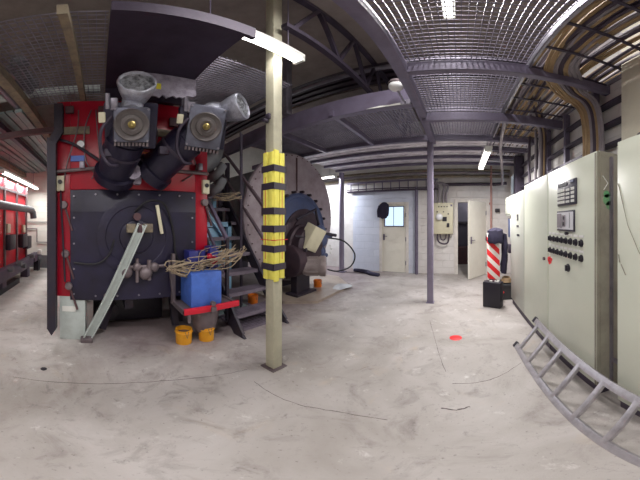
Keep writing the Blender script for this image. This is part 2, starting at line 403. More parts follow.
m = MB().box((-2.25, YB - .05, .96), (-2.2, YB - .04, 1.14)); m.cyl((-2.225, YB - .04, 1.08), (-2.225, YB - .1, 1.08), .012, seg=10); m.bar((-2.225, YB - .095, 1.08), (-2.11, YB - .095, 1.08), .018, .018)
m.build('door_handle', 'steel', lf)
m = MB()
for z in (.3, 1.0, 1.7): m.cyl((-1.55, YB - .06, z - .06), (-1.55, YB - .06, z + .06), .016, seg=8)
m.build('hinge', 'galv', d1)
# open door
d2 = thing('door_2', 'white door standing open into the room before a dark closet', 'door', (.33, YB, 0), kind='structure')
m = MB()
for a, b in (((-.16, YB - .05, 0), (-.06, YB + .15, 2.16)), ((.72, YB - .05, 0), (.82, YB + .15, 2.16)), ((-.06, YB - .05, 2.06), (.72, YB + .15, 2.16))): m.box(a, b)
m.build('door_frame', 'door_tr', d2)
hp = Vector((.71, YB - .07, 0)); dr = Vector((.23, 5.82, 0)) - hp; L_ = .8; dr = dr.normalized() * L_
lf = MB().bar(hp + Vector((0, 0, 1.03)), hp + dr + Vector((0, 0, 1.03)), .042, 2.03).build('door_leaf', 'door', d2)
nrm = Vector((-dr.y, dr.x, 0)).normalized()
if nrm.y > 0: nrm = -nrm
hq = hp + dr * .9 + Vector((0, 0, 1.03))
m = MB(); m.bar(hq + nrm * .028 + Vector((0, 0, -.09)), hq + nrm * .028 + Vector((0, 0, .09)), .05, .01, up=nrm); m.cyl(hq + nrm * .02, hq + nrm * .07, .011, seg=10); m.bar(hq + nrm * .065, hq + nrm * .065 - dr.normalized() * .12, .016, .016)
m.build('door_handle', 'steel', lf)
m = MB()
for z in (.3, 1.05, 1.75): m.cyl(hp + Vector((0, 0, z - .06)) + nrm * .025, hp + Vector((0, 0, z + .06)) + nrm * .025, .016, seg=8)
m.build('hinge', 'galv', d2)

# ------------------------------------------------------------------ platform steelwork overhead
def channel(a, b, h, w, m='steel', name='steel_beam', label='', group=None):
    """a C-section beam: web with two flanges; a, b on the axis of its web at mid-height"""
    a, b = Vector(a), Vector(b); d = (b - a).normalized(); s = d.cross(Vector((0, 0, 1))).normalized(); z = Vector((0, 0, 1))
    mb = MB(); t = .012
    mb.bar(a, b, t, h); mb.bar(a + s * w / 2 + z * (h - t) / 2, b + s * w / 2 + z * (h - t) / 2, w, t); mb.bar(a + s * w / 2 - z * (h - t) / 2, b + s * w / 2 - z * (h - t) / 2, w, t)
    return tag(mb.build(name, m), label, 'beam', group)
channel((-.5, 2.59, 3.13), (-4.6, 2.59, 3.13), .27, .09, label='deep purple-grey channel beam edging the platform, white paint scraped on it by the dome lamp')
channel((XR - .01, 1.88, 3.04), (-.45, 1.88, 3.04), .12, .07, label='cross beam under the grating nearest above the ladder side')
channel((XR - .01, 3.0, 3.0), (-.5, 3.0, 3.0), .13, .07, label='second cross beam under the grating, running to the cable tray')
channel((XR - .01, 4.07, 3.09), (-5.2, 4.07, 3.09), .12, .08, label='far cross beam at the back edge of the grating, carried by the round post')
channel((XR - .01, .55, 3.04), (-.5, .55, 3.04), .12, .07, label='cross beam overhead almost above the viewpoint')
tag(MB().box((-.54, -1.2, 2.97), (-.44, 4.15, 3.09), .004).build('steel_beam', 'steel'), 'long purple-grey beam running from overhead to the top of the round post', 'beam')
tag(MB().bar((-1.62, 2.56, 3.06), (-1.62, 4.1, 3.06), .06, .09).build('joist', 'steel'), 'short joist under the left grating, near the column line', 'joist', None)
tag(MB().bar((-2.7, 2.56, 3.06), (-2.7, 4.1, 3.06), .06, .09).build('joist', 'steel'), 'short joist under the left grating, above the round boiler front', 'joist', None)
def grating(x0, y0, x1, y1, z, label, pitch=.042, along='Y', cross=.05, m='grating', h=.022):
    mb = MB(); t = .006
    if along == 'Y':
        x = x0
        while x <= x1: mb.box((x, y0, z), (x + t, y1, z + h)); x += pitch
        y = y0
        while y <= y1: mb.box((x0, y, z + h - .008), (x1, y + .008, z + h)); y += cross
        mb.box((x0, y0, z), (x1, y0 + t, z + h)); mb.box((x0, y1 - t, z), (x1, y1, z + h))
    else:
        y = y0
        while y <= y1: mb.box((x0, y, z), (x1, y + t, z + h)); y += pitch
        x = x0
        while x <= x1: mb.box((x, y0, z + h - .008), (x + .008, y1, z + h)); x += cross
        mb.box((x0, y0, z), (x0 + t, y1, z + h)); mb.box((x1 - t, y0, z), (x1, y1, z + h))
    return tag(mb.build('walkway_grating', m), label, 'grating', 'grating panels of the platform')
Z = 3.105
grating(-.5, .58, .56, 1.86, Z, 'grating panel overhead nearest the viewpoint, before the first cross beam')
grating(-.5, 1.90, .56, 2.98, Z, 'large grating panel between the first and second cross beams')
grating(-.5, 3.02, .56, 4.05, Z, 'grating panel between the second cross beam and the far one')
grating(-1.58, 2.62, -.62, 4.05, Z, 'grating panel left of the long beam, behind the dome lamp')
grating(-2.66, 2.62, -1.66, 4.05, Z, 'grating panel above the padded column, between the two short joists')
grating(-3.7, 2.62, -2.74, 4.05, Z, 'grating panel above the round boiler front')
grating(-2.95, -.85, -1.3, .05, 3.2, 'square-mesh grating panel above the left end of the red boiler', pitch=.055, along='X', cross=.055, m='galv', h=.018)
grating(-3.0, .98, -1.75, 1.95, 3.28, 'fine grating panel above the right-hand burner', m='galv')
# deck between the far beam and the back wall
for k, y in enumerate((4.72, 5.35, 5.98)):
    mb = MB()
    for j in range(6): mb.box((-3.6, y - .6 + j * .1, 3.1 + .015 * (j % 2)), (XR - .02, y - .5 + j * .1, 3.16))
    tag(mb.build('deck_sheet', 'deck_w'), ('pale ribbed deck sheet just beyond the far cross beam', 'pale ribbed deck sheet in the middle before the back wall', 'pale ribbed deck sheet nearest the back wall')[k], 'deck', 'deck sheets over the back of the room')
    tag(MB().box((-3.6, y - .03, 3.035), (XR - .02, y + .03, 3.1)).build('deck_beam', 'steel'), ('dark beam under the pale deck, first beyond the round post', 'dark beam under the pale deck, second beyond the round post', 'dark beam under the pale deck, nearest the back wall')[k], 'beam')
# round post
p = thing('support_post', 'slim purple-grey steel post standing free in the middle of the floor', 'post', (-.53, 4.07, 0))
MB().box((-.583, 4.017, .012), (-.477, 4.123, 3.03), .01).build('post_shaft', 'steel_lt', p); MB().box((-.60, 4.0, 0), (-.46, 4.14, .012)).build('base_plate', 'steel_lt', p)
p = thing('support_post', 'purple-grey pipe post beside the round boiler, before the bluish wall', 'post', (-3.35, 5.9, 0))
MB().cyl((-3.35, 5.9, .01), (-3.35, 5.9, 2.98), .075, seg=16).build('post_shaft', 'steel_lt', p); MB().box((-3.46, 5.79, 0), (-3.24, 6.01, .016)).build('base_plate', 'steel', p)
tag(MB().box((-2.5, 2.5, 3.27), (-2.36, 2.62, ZR), .006).build('upper_post', 'galv'), 'grey upper post rising from the channel beam behind the padded column', 'post')
# roof pipe and trusses
tag(MB().tube([(-6.5, 3.45, 4.42), (-.4, 3.45, 4.42)], .05, 12).build('roof_pipe', 'galv'), 'long pale pipe slung under the roof above the channel beam', 'pipe')
m = MB()
m.bar((-1.35, 1.4, 3.75), (-1.35, 6.4, 3.75), .07, .07); m.bar((-1.35, 1.4, 4.55), (-1.35, 6.4, 4.55), .07, .07)
for i in range(6):
    y = 1.5 + i * .8; m.bar((-1.35, y, 3.75), (-1.35, y + .4, 4.55), .05, .05); m.bar((-1.35, y + .4, 4.55), (-1.35, y + .8, 3.75), .05, .05)
tag(m.build('roof_truss', 'steel_dark'), 'dark steel lattice truss under the roof, near the dome lamp', 'truss')

# ------------------------------------------------------------------ padded column
c = thing('steel_column', 'square grey-beige column wrapped in yellow foam with black tape', 'column', (-1.495, 1.417, 0), kind='thing')
MB().box((-1.549, 1.363, .012), (-1.441, 1.471, ZR), .01).build('column_shaft', 'column', c)
MB().box((-1.58, 1.332, 0), (-1.41, 1.502, .014)).build('base_plate', 'motor', c)
zt, zb = 2.15, .97
cx, cy = -1.495, 1.417
for side in range(4):
    for j in (-1, 1):
        off = j * .034; dz = random.uniform(-.025, .015); w = .062
        ctr = {0: (cx + off, cy - .065), 1: (cx + .065, cy + off), 2: (cx + off, cy + .065), 3: (cx - .065, cy + off)}[side]
        sx, sy = (w, .024) if side in (0, 2) else (.024, w)
        MB().box((ctr[0] - sx / 2, ctr[1] - sy / 2, zb - dz), (ctr[0] + sx / 2, ctr[1] + sy / 2, zt + dz), .011).build('foam_strip', 'foam', c)
for z in (1.975, 1.815, 1.595, 1.44, 1.265, 1.105):
    m = MB(); q = .079
    m.box((cx - q, cy - q, z - .03), (cx + q, cy - q + .004, z + .03)); m.box((cx - q, cy + q - .004, z - .03), (cx + q, cy + q, z + .03))
    m.box((cx - q, cy - q, z - .03), (cx - q + .004, cy + q, z + .03)); m.box((cx + q - .004, cy - q, z - .03), (cx + q, cy + q, z + .03))
    m.build('tape_band', 'tape', c)
m = MB()
for ax in (-.028, ): m.box((cx + ax - .003, cy - .078, zb + .2), (cx + ax + .003, cy - .0745, zt - .25))
m.box((cx + .0745, cy + .025, zb + .2), (cx + .078, cy + .031, zt - .25)); m.box((cx - .1, cy - .078, 1.34), (cx + .1, cy - .0745, 1.346)); m.box((cx + .0745, cy - .1, 1.34), (cx + .078, cy + .1, 1.346))
m.build('red_cord', 'red_bar', c)
m = MB().box((cx - .03, cy - .08, 2.47), (cx + .02, cy - .053, 2.53), .005); m.cyl((cx - .01, cy - .07, 2.45), (cx - .01, cy - .12, 2.45), .02, seg=10); m.build('light_switch', 'steel_dark', c)

# ------------------------------------------------------------------ red boiler
FX = -2.65
b = thing('boiler', 'big red boiler with dark indigo front panel and two burners above', 'boiler', (FX, .42, 0))
MB().box((-5.4, -.5, .6), (FX - .03, 1.34, 3.05), .01).build('casing', 'red', b)
m = MB()
m.box((FX - .03, -.5, .6), (FX, -.345, 3.05), .004); m.box((FX - .03, 1.17, .6), (FX, 1.34, 3.05), .004); m.box((FX - .03, -.345, 1.88), (FX - .004, 1.17, 3.05), .004)
m.build('front_frame', 'red', b)
fp = MB().box((FX - .03, -.345, .56), (FX + .012, 1.172, 1.875), .005).box((FX + .012, -.34, .57), (FX + .016, 1.165, 1.62)).build('front_panel', 'panel', b)
m = MB()
for z in (.64, .95, 1.25, 1.55, 1.80):
    for y in (-.30, 1.12): m.cyl((FX + .012, y, z), (FX + .026, y, z), .012, seg=8)
for y in (-.05, .2, .45, .7, .95):
    for z in (.62, 1.82): m.cyl((FX + .012, y, z), (FX + .026, y, z), .012, seg=8)
m.build('bolt', 'galv', fp)
m = MB().lathe((FX + .014, .42, 1.33), (1, 0, 0), [(0, .46), (.016, .46), (.02, .44), (.02, .36), (.012, .35), (.012, .2), (.03, .19), (.05, .12), (.05, 0)], 40)
m.build('burner_cover', 'panel', fp)
m = MB().box((FX + .03, .30, 1.38), (FX + .12, .40, 1.48), .008).box((FX + .03, .49, 1.38), (FX + .11, .60, 1.48), .008); m.build('clamp_block', 'rust', fp)
MB().box((FX + .06, .41, 1.38), (FX + .16, .47, 1.48), .01).cyl((FX + .04, .42, 1.56), (FX + .10, .42, 1.56), .045, seg=14).build('red_valve', 'rust_dark', fp)
MB().bar((FX + .05, .72, 1.36), (FX + .05, .66, 1.70), .03, .04, bev=.006).build('lever', 'cream', fp)
m = MB().tube(smooth_path([(FX + .03, .4, 1.62), (FX + .1, .55, 1.74), (FX + .08, .75, 1.7), (FX + .04, .86, 1.4), (FX + .04, .9, 1.1), (FX + .06, 1.0, .95)]), .014, 8)
m.tube(smooth_path([(FX + .03, -.3, 1.03), (FX + .05, -.05, 1.02), (FX + .05, .1, 1.12), (FX + .04, .16, 1.3)]), .011, 8); m.build('hose', 'rubber', fp)
m = MB()
for q in ((.30, .92, .07), (.42, .98, .055), (.52, .9, .08), (.62, .97, .06)): m.ball((FX + .07, q[0], q[1]), q[2], (.8, 1, 1), 12)
m.cyl((FX + .06, .2, .98), (FX + .06, .75, .98), .022, seg=10); m.cyl((FX + .08, .42, .8), (FX + .08, .42, 1.08), .02, seg=10); m.cyl((FX + .08, .56, .82), (FX + .08, .56, 1.06), .026, seg=10)
m.build('valve_cluster', 'motor', fp)
# red header details
m = MB().box((FX, -.49, 2.57), (FX + .02, -.12, 2.67)).box((FX, .35, 2.57), (FX + .02, 1.3, 2.67)); m.build('label_strip', 'rust', b)
m = MB().tube([(FX + .05, -.5, 2.09), (FX + .05, -.06, 2.12), (FX + .05, 1.32, 2.12)], .022, 10); m.build('pipe_rail', 'motor', b)
MB().box((FX, -.34, 2.22), (FX + .015, -.18, 2.29)).build('name_plate', 'blue', b)
m = MB().box((FX, -.4, 2.86), (FX + .05, -.3, 2.96), .006).box((FX, -.02, 2.82), (FX + .06, .06, 2.94), .006).box((FX, .82, 2.72), (FX + .06, .92, 2.84), .006); m.build('terminal_box', 'rust_dark', b)
for y in (-.455, 1.30):
    j = MB().box((FX, y - .045, 1.86), (FX + .06, y + .045, 2.04), .008).build('junction_box', 'cream', b)
    MB().cyl((FX + .06, y, 1.965), (FX + .075, y, 1.965), .026, seg=14).build('socket', 'black', j)
for y, z in ((-.42, 1.70), (-.40, 1.13), (-.36, .74), (1.29, 1.75)):
    k = MB().cyl((FX, y, z), (FX + .05, y, z), .048, .042, 16).build('latch_knob', 'motor', b)
    MB().bar((FX + .015, y + .02, z - .04), (FX + .02, y + .10, z - .3), .03, .02).build('latch_strap', 'rust_dark', k)
m = MB().box((-2.92, -.47, 0), (FX - .002, -.17, .60), .006); bb = m.build('base_block', 'block', b)
MB().box((FX - .002, -.44, .40), (FX + .006, -.28, .47)).build('plate', 'white', bb)
m = MB().bar((-2.58, -.545, .2), (-2.58, -.545, 2.5), .10, .11); m.prism([(-2.63, -.6, .2), (-2.63, -.49, .2), (-2.63, -.545, .1)], (.1, 0, 0)); m.bar((-2.58, -.545, 2.45), (-2.6, -.46, 2.62), .12, .1); m.bar((-2.6, -.47, 2.58), (-2.6, -.47, 2.98), .1, .1)
m.build('corner_channel', 'steel_black', b)
m = MB()
for y in (-.3, .35, 1.1): m.bar((-2.75, y, .5), (-5.3, y, .5), .1, .2)
for x in (-3.1, -4.2, -5.2):
    m.box((x - .06, -.4, 0), (x + .06, -.28, .5)); m.box((x - .06, 1.0, 0), (x + .06, 1.15, .5))
m.bar((-2.8, .0, .1), (-2.95, .12, .45), .1, .12); m.bar((-2.78, .95, .08), (-2.95, .95, .5), .08, .08)
m.build('skid_frame', 'steel_black', b)
m = MB().box((-3.9, -.1, .02), (-3.2, .9, .4), .04).cyl((-3.3, .1, .22), (-3.1, .1, .22), .15, seg=18); m.build('ash_box', 'black', b)
m = MB()
for k in range(9):
    y0 = random.uniform(-.3, 1.1); m.tube(smooth_path([(FX + .02, y0, 2.9), (FX + .05, y0 + random.uniform(-.1, .1), 2.6), (FX + .03, y0 + random.uniform(-.15, .15), 2.2), (FX + .02, y0 + random.uniform(-.2, .2), 2.0)], 4), .008, 6)
m.build('control_wire', 'motor', b)
for y, z, w_, h_ in ((.52, 2.44, .16, .10), (.54, 2.30, .18, .10), (.72, 2.42, .10, .12)):
    lp = MB().box((FX, y - w_ / 2, z - h_ / 2), (FX + .008, y + w_ / 2, z + h_ / 2)).build('warning_plate', 'orange', b)
    m = MB()
    for k in range(5): m.box((FX + .008, y - w_ * .42 + k * w_ * .18, z - h_ * .35), (FX + .010, y - w_ * .42 + k * w_ * .18 + w_ * .1, z + h_ * .35))
    m.build('plate_print', 'red', lp)
m = MB().cyl((FX, .36, 2.05), (FX + .22, .36, 2.05), .085, seg=18).box((FX + .02, .28, 1.93), (FX + .14, .46, 2.02), .01); m.build('ignition_motor', 'drape', b)
m = MB().tube(smooth_path([(FX + .05, .52, 1.97), (FX + .12, .60, 2.1), (FX + .1, .72, 2.16), (FX + .06, .9, 2.2)], 5), .03, 10); m.build('red_gas_pipe', 'red', b)
for y, z in ((-.22, 2.42), (.08, 2.72), (1.08, 2.34), (.98, 2.62)):
    g_ = MB().cyl((FX, y, z), (FX + .06, y, z), .05, seg=18).build('pressure_gauge', 'motor', b)
    MB().cyl((FX + .06, y, z), (FX + .063, y, z), .042, seg=18).build('dial', 'screen', g_)
m = MB().tube(smooth_path([(FX + .03, -.47, 2.5), (FX + .06, -.3, 2.42), (FX + .04, -.12, 2.3), (FX + .08, .0, 2.2)], 5), .018, 8).tube(smooth_path([(FX + .04, -.44, 2.0), (FX + .05, -.45, 1.8), (FX + .04, -.43, 1.4), (FX + .05, -.4, .8)], 5), .012, 8)
m.build('hose', 'steel_black', b)
for y, z in ((-.2, 2.16), (.72, 2.28), (1.2, 2.2)): MB().box((FX + .02, y - .03, z - .05), (FX + .1, y + .03, z + .04), .008).build('valve_body', 'galv', b)
# hood sheet over the burners
h = thing('canopy_sheet', 'dark sheet-metal canopy over the burners with torn grey insulation', 'canopy', (-2.3, .5, 3.06))
MB().box((-3.1, .06, 3.22), (-1.2, .97, 3.24)).box((-1.24, .06, 3.1), (-1.2, .97, 3.24)).box((-2.64, .06, 3.06), (-2.6, .97, 3.22)).build('canopy_top', 'hood', h)
m = MB(); n = 16
zs = [2.83 + .05 * random.random() + .10 * i / n for i in range(n + 1)]
m.prism([(-2.22, .40 + .58 * i / n, zs[i]) for i in range(n + 1)] + [(-2.22, .98, 3.215), (-2.22, .40, 3.215)], (.02, 0, 0))
dr_ = m.build('insulation_drape', 'drape', h)
MB().box((-2.20, .47, 2.99), (-2.196, .60, 3.07)).build('sticker', 'sticker', dr_)

# ------------------------------------------------------------------ burners
def up_x(ax): return Vector((0, 0, 1)).cross(ax).normalized()
def burner(name, label, ctr, axis, cup_c, cup_ax, throat_end, roll=0, hs=(.32, .34)):
    ctr = Vector(ctr); ax = Vector(axis).normalized(); cup_c = Vector(cup_c); ca = Vector(cup_ax).normalized(); te = Vector(throat_end)
    t = thing(name, label, 'burner', tuple(ctr))
    MB().obox(ctr - ax * .30, (.50, .48, .22), Matrix((up_x(ax), ax.cross(up_x(ax)), ax)).transposed(), .02).build('air_box', 'drum', t)
    up = Vector((0, 0, 1)); x = up.cross(ax).normalized(); zz = ax.cross(x)
    rot = Matrix((x, zz, ax)).transposed() @ Matrix.Rotation(roll, 3, 'Z')
    h = MB().obox(ctr - ax * .09, (*hs, .18), rot, .025).build('fan_housing', 'housing', t)
    MB().lathe(ctr, ax, [(0, .155), (.012, .155), (.02, .145), (.006, .12), (.006, .1), (.02, .095), (.026, .06), (.02, .05), (.02, 0)], 32).build('fan_cover', 'cover', h)
    MB().lathe(ctr + ax * .02, ax, [(0, .034), (.02, .034), (.03, .02), (.045, .012), (.045, 0)], 14).build('hub', 'brass', h)
    m = MB()
    for i in (-1, 1):
        for j in (-1, 1): m.lathe(ctr + rot @ Vector((i * hs[0] * .44, j * hs[1] * .44, 0)), ax, [(0, .012), (.012, .012), (.012, 0)], 8)
    m.build('bolt', 'galv', h)
    # lower grille of the housing
    m = MB()
    for i in range(10): m.obox(ctr - ax * .09 + rot @ Vector((hs[0] * (-.45 + i * .1), -hs[1] / 2 - .015, 0)), (.02, .035, .17), rot)
    m.build('intake_grille', 'motor', h)
    # neck up to foil cup
    n0 = ctr - ax * .07 + zz * .12; n1 = cup_c - ca * .2
    mid = (n0 + n1) / 2 + Vector((0, 0, .06)) - ax * .04
    MB().tube(smooth_path([n0, mid, n1, cup_c - ca * .12], 6), .1, 18, cap=True).build('intake_neck', 'foil', t)
    cup = MB().lathe(cup_c, ca, [(-.22, 0), (-.22, .09), (-.17, .12), (-.06, .152), (.02, .165), (.05, .158), (.055, .145), (.03, .135)], 30).jitter(.004).build('intake_cup', 'foil', t)
    MB().lathe(cup_c, ca, [(.032, .138), (.02, .11), (.036, .07), (.024, .03), (.034, 0)], 30).jitter(.008).build('cup_filling', 'foil_in', cup)
    # throat to the boiler front
    s = ctr - ax * .16
    d = (te - s)
    MB().tube([s, s + d * .25, s + d * .26, s + d * .85, s + d * .86, te], .17, 26, [.16, .18, .20, .20, .24, .24]).build('throat_drum', 'drum', t)
    for f in (.45,): MB().cyl(s + d * f, s + d * (f + .04), .212, seg=26).build('clamp_band', 'steel_dark', t)
    for f, oy in ((.4, .1), (.6, -.12)): MB().obox(s + d * f + Vector((.17, oy, 0)), (.08, .1, .09), None, .012).build('sensor_box', 'steel_dark', t)
    m = MB(); side = d.normalized().cross(Vector((1, 0, .3))).normalized()
    m.bar(s + d * .25 + Vector((.21, .02, .0)), te + Vector((.22, .04, .02)), .04, .02); m.build('adjusting_rod', 'galv', t)
    m = MB().tube(smooth_path([ctr + x * -.17 + zz * .08, ctr + x * -.26 - zz * .05 + ax * .03, ctr + x * -.27 - zz * .25, ctr + x * -.2 - zz * .38, ctr - zz * .4 - x * .12 - ax * .1], 6), .016, 8); m.build('flexible_conduit', 'steel_dark', t)
    MB().obox(ctr + x * -.25 + zz * .07 + ax * .01, (.06, .1, .05), rot, .008).build('connector', 'cream', t)
    m = MB().obox(ctr + x * -.15 + zz * .2 - ax * .05, (.07, .12, .08), rot, .01).cyl(ctr + x * -.2 + zz * .15, ctr + x * -.2 + zz * .3, .022, seg=10); m.build('actuator', 'galv', t)
    return t
burner('burner', 'left-hand burner, its foil cup facing straight out over the dark drum', (-1.95, .27, 2.39), (1, -.1, -.42), (-1.85, .30, 2.78), (1, -.08, .26), (-2.62, .16, 2.02))
burner('burner', 'right-hand burner, its foil cup turned towards the padded column', (-1.97, .98, 2.47), (1, -.3, -.40), (-1.92, 1.33, 2.78), (.86, .46, .12), (-2.62, .58, 2.06), roll=-.1, hs=(.36, .46))

# leaning strut
s = thing('leaning_strut', 'pale steel channel leaning from the boiler panel down to the floor', 'strut', (-2.7, -.1, 0))
p0, p1 = Vector((-2.66, -.14, .05)), Vector((-2.50, .46, 1.47))
m = MB(); m.bar(p0, p1, .10, .02, up=(1, 0, .1)); m.bar(p0 + Vector((.03, -.045, .0)), p1 + Vector((.03, -.045, .0)), .014, .06, up=(1, 0, .1)); m.bar(p0 + Vector((.03, .045, 0)), p1 + Vector((.03, .045, 0)), .014, .06, up=(1, 0, .1)); m.build('channel', 'block', s)
m = MB().box((-2.72, -.22, 0), (-2.56, -.08, .06), .01).cyl((-2.62, .09, .62), (-2.60, .09, .62), .05, seg=12); m.build('foot', 'motor', s)
# ------------------------------------------------------------------ blue pump box between boiler and stairs
u = thing('pump_unit', 'blue box with red front bar and tangled beige wires beside the boiler', 'pump unit', (-2.5, 1.2, 0))
MB().box((-2.62, .96, .52), (-2.28, 1.34, .93), .012).build('tank_box', 'blue', u)
m = MB().bar((-2.24, .86, .50), (-2.24, 1.55, .50), .03, .075, bev=.004); rb = m.build('front_bar', 'red_bar', u)
m = MB().cyl((-2.25, 1.2, .56), (-2.21, 1.2, .56), .03, seg=12).box((-2.26, 1.17, .46), (-2.2, 1.23, .52), .004).cyl((-2.24, .92, .36), (-2.24, .92, .46), .018, seg=10); m.build('latch', 'motor', rb)
m = MB().bar((-2.64, .86, .50), (-2.24, .86, .50), .03, .06); m.bar((-2.64, 1.5, .50), (-2.24, 1.5, .50), .03, .06); m.bar((-2.60, .86, .5), (-2.60, .86, 1.12), .04, .05); m.bar((-2.58, .80, 1.05), (-2.58, .86, .5), .02, .04); m.box((-2.64, .84, .48), (-2.24, 1.52, .51)); m.build('bracket', 'motor', u)
m = MB().lathe((-2.45, 1.2, .5), (0, 0, -1), [(0, .19), (.06, .19), (.3, .14), (.34, .13), (.5, .05), (.5, 0)], 22); m.build('lower_drum', 'motor', u)
MB().box((-2.50, 1.15, 0), (-2.42, 1.23, .06)).build('foot', 'steel_black', u)
m = MB().box((-2.62, 1.0, .93), (-2.44, 1.12, 1.16), .01).box((-2.62, 1.28, .93), (-2.46, 1.40, 1.2), .01).cyl((-2.55, 1.2, .93), (-2.55, 1.2, 1.15), .06, seg=14); m.build('pump_head', 'blue_dk', u)
MB().ball((-2.40, 1.3, 1.04), .05).ball((-2.36, 1.22, 1.1), .035).build('red_knob', 'red', u)
m = MB()
for k in range(30):
    a = Vector((-2.55 + random.uniform(0, .25), .70 + random.uniform(0, .2), .96 + random.uniform(-.03, .05))); c_ = Vector((-2.5 + random.uniform(0, .28), 1.45 + random.uniform(-.05, .3), 1.16 + random.uniform(-.05, .06)))
    pts = [a] + [a.lerp(c_, f) + Vector((random.uniform(-.12, .12), random.uniform(-.14, .14), -.08 * math.sin(math.pi * f) + random.uniform(-.09, .09))) for f in (.25, .5, .75)] + [c_]
    m.tube(smooth_path(pts, 5), random.uniform(.003, .0065), 6)
m.build('wire_tangle', 'beige_wire', u)
def bucket(x, y, r, h, mt, label, cat='bucket', z=0):
    t = thing('bucket', label, cat, (x, y, z))
    MB().lathe((x, y, z), (0, 0, 1), [(0, 0), (0, r * .94), (.005, r * .96), (h, r), (h + .006, r * 1.03), (h + .006, r * .95), (.02, r * .9), (.02, 0)], 26).build('pail', mt, t)
    MB().tube([Vector((x + r * 1.03 * math.cos(R(a)), y + r * 1.03 * math.sin(R(a)), z + h * .86 - .09 * math.sin(R(a + 90)) ** 2 * 0)) for a in range(0, 360, 20)], .007, 6, closed=True).build('rim_band', mt, t)
    m = MB(); m.tube([(x + r, y - r * .2, z + h), (x + r * 1.12, y, z + h * .55), (x + r, y + r * .25, z + h)], .004, 5); m.build('wire_handle', 'motor', t)
    MB().cyl((x, y, z + h * .7), (x, y, z + h * .72), r * .93, seg=22).build('contents', 'motor', t)
    return t
bucket(-2.43, .93, .095, .19, 'yellow', 'yellow bucket on the floor, the one nearer the leaning strut')
bucket(-2.40, 1.20, .093, .19, 'yellow', 'yellow bucket on the floor directly under the blue box')
bucket(-3.2, 2.52, .09, .16, 'orange', 'orange bucket on the floor behind the stair treads')
bucket(-2.92, 4.08, .09, .15, 'orange', 'orange bucket under the burner motor of the round boiler', z=.05)

# ------------------------------------------------------------------ stairs between the boilers
s = thing('steel_stair', 'dark steel stair with slatted treads climbing between the two boilers', 'stair', (-2.3, 2.0, 0))
def sx(z): return -2.25 - z * .82
for y in (1.585, 2.32):
    m = MB(); m.bar((sx(0), y, 0.01), (sx(3.1), y, 3.1), .035, .17, up=(0, 0, 1)); m.prism([(sx(0) - .12, y - .017, 0), (sx(0) + .1, y - .017, 0), (sx(.25) + .02, y - .017, .25), (sx(.25) - .18, y - .017, .25)], (0, .034, 0)); m.build('stringer', 'steel_black', s)
for k in range(1, 12):
    z = .25 * k; x = sx(z) - .06; m = MB()
    for j in range(5): m.box((x - .1 + j * .05, 1.605, z - .028), (x - .1 + j * .05 + .034, 2.30, z))
    m.box((x + .12, 1.605, z - .05), (x + .135, 2.30, z + .004)); m.build('tread', 'tread', s)
m = MB().box((-2.53, 1.535, .16), (-2.49, 1.575, 1.30)); m.build('newel_post', 'steel_black', s)
m = MB().bar((-2.51, 1.555, 1.27), (-3.75, 1.555, 2.52), .045, .045); m.build('handrail', 'steel', s)
m = MB().bar((-2.51, 1.555, .82), (-3.75, 1.555, 2.07), .03, .03); m.build('middle_rail', 'steel', s)
m = MB().bar((-2.35, 2.36, 1.37), (-4.2, 2.36, 3.20), .045, .045); m.build('handrail', 'rail_brown', s)
m = MB().bar((-2.35, 2.36, .86), (-4.2, 2.36, 2.69), .04, .04); m.build('middle_rail', 'rail_brown', s)
for x in (-2.42, -3.3, -4.15): MB().box((x - .02, 2.34, (-2.25 - x) / .82 + .02), (x + .02, 2.38, 1.37 + (-2.35 - x) * .989)).build('newel_post', 'steel_dark', s)
m = MB()
for j in range(10): m.box((-2.35 - j * .085, 1.66, 0), (-2.40 - j * .085, 2.4, .035))
m.box((-3.2, 1.68, .0), (-2.35, 1.71, .03)); m.box((-3.2, 2.35, .0), (-2.35, 2.38, .03))
tag(m.build('duckboard', 'tread'), 'slatted dark duckboard lying on the floor under the stair', 'duckboard')
tag(MB().box((-3.6, 1.62, .02), (-2.95, 2.3, .045), .004).box((-3.6, 1.62, 0), (-3.5, 2.3, .02)).box((-3.05, 1.62, 0), (-2.95, 2.3, .02)).build('metal_sheet', 'deck'), 'teal-grey metal sheet lying beneath the stair', 'sheet')

# things in the gap behind the stair
t = thing('equipment_rack', 'light blue equipment frame with slanted braces behind the stair', 'frame', (-3.7, 1.75, 0))
m = MB()
for y in (1.42, 2.1):
    m.box((-3.98, y, 0), (-3.9, y + .07, 1.95)); m.box((-3.44, y, 0), (-3.36, y + .07, 1.5))
m.box((-3.98, 1.42, 1.42), (-3.36, 2.17, 1.5)); m.box((-3.98, 1.42, .8), (-3.36, 2.17, .86)); m.bar((-3.36, 1.45, 1.95), (-3.36, 2.12, 1.1), .05, .1, up=(1, 0, 0)); m.build('frame_bars', 'blue_lt', t)
MB().box((-3.42, 1.55, 1.06), (-3.38, 1.98, 1.40), .006).build('side_panel', 'blue_lt', t)
MB().box((-3.42, 1.75, .72), (-3.36, 2.06, 1.0), .006).build('side_panel', 'blue_lt', t)
m = MB().cyl((-3.7, 1.6, 1.02), (-3.7, 2.05, 1.02), .13, seg=18).cyl((-3.7, 1.58, 1.02), (-3.7, 1.6, 1.02), .1, seg=18); m.build('pump_motor', 'blue_door', t)
t = thing('flue_duct', 'thick grey lagged duct bending over between the boilers', 'duct', (-3.3, 1.9, 2.3))
m = MB().tube(smooth_path([(-3.3, 1.36, 2.36), (-3.28, 1.55, 2.4), (-3.25, 1.74, 2.56), (-3.24, 1.8, 2.9), (-3.24, 1.8, 3.6)], 7), .14, 20); m.build('duct_body', 'duct', t)
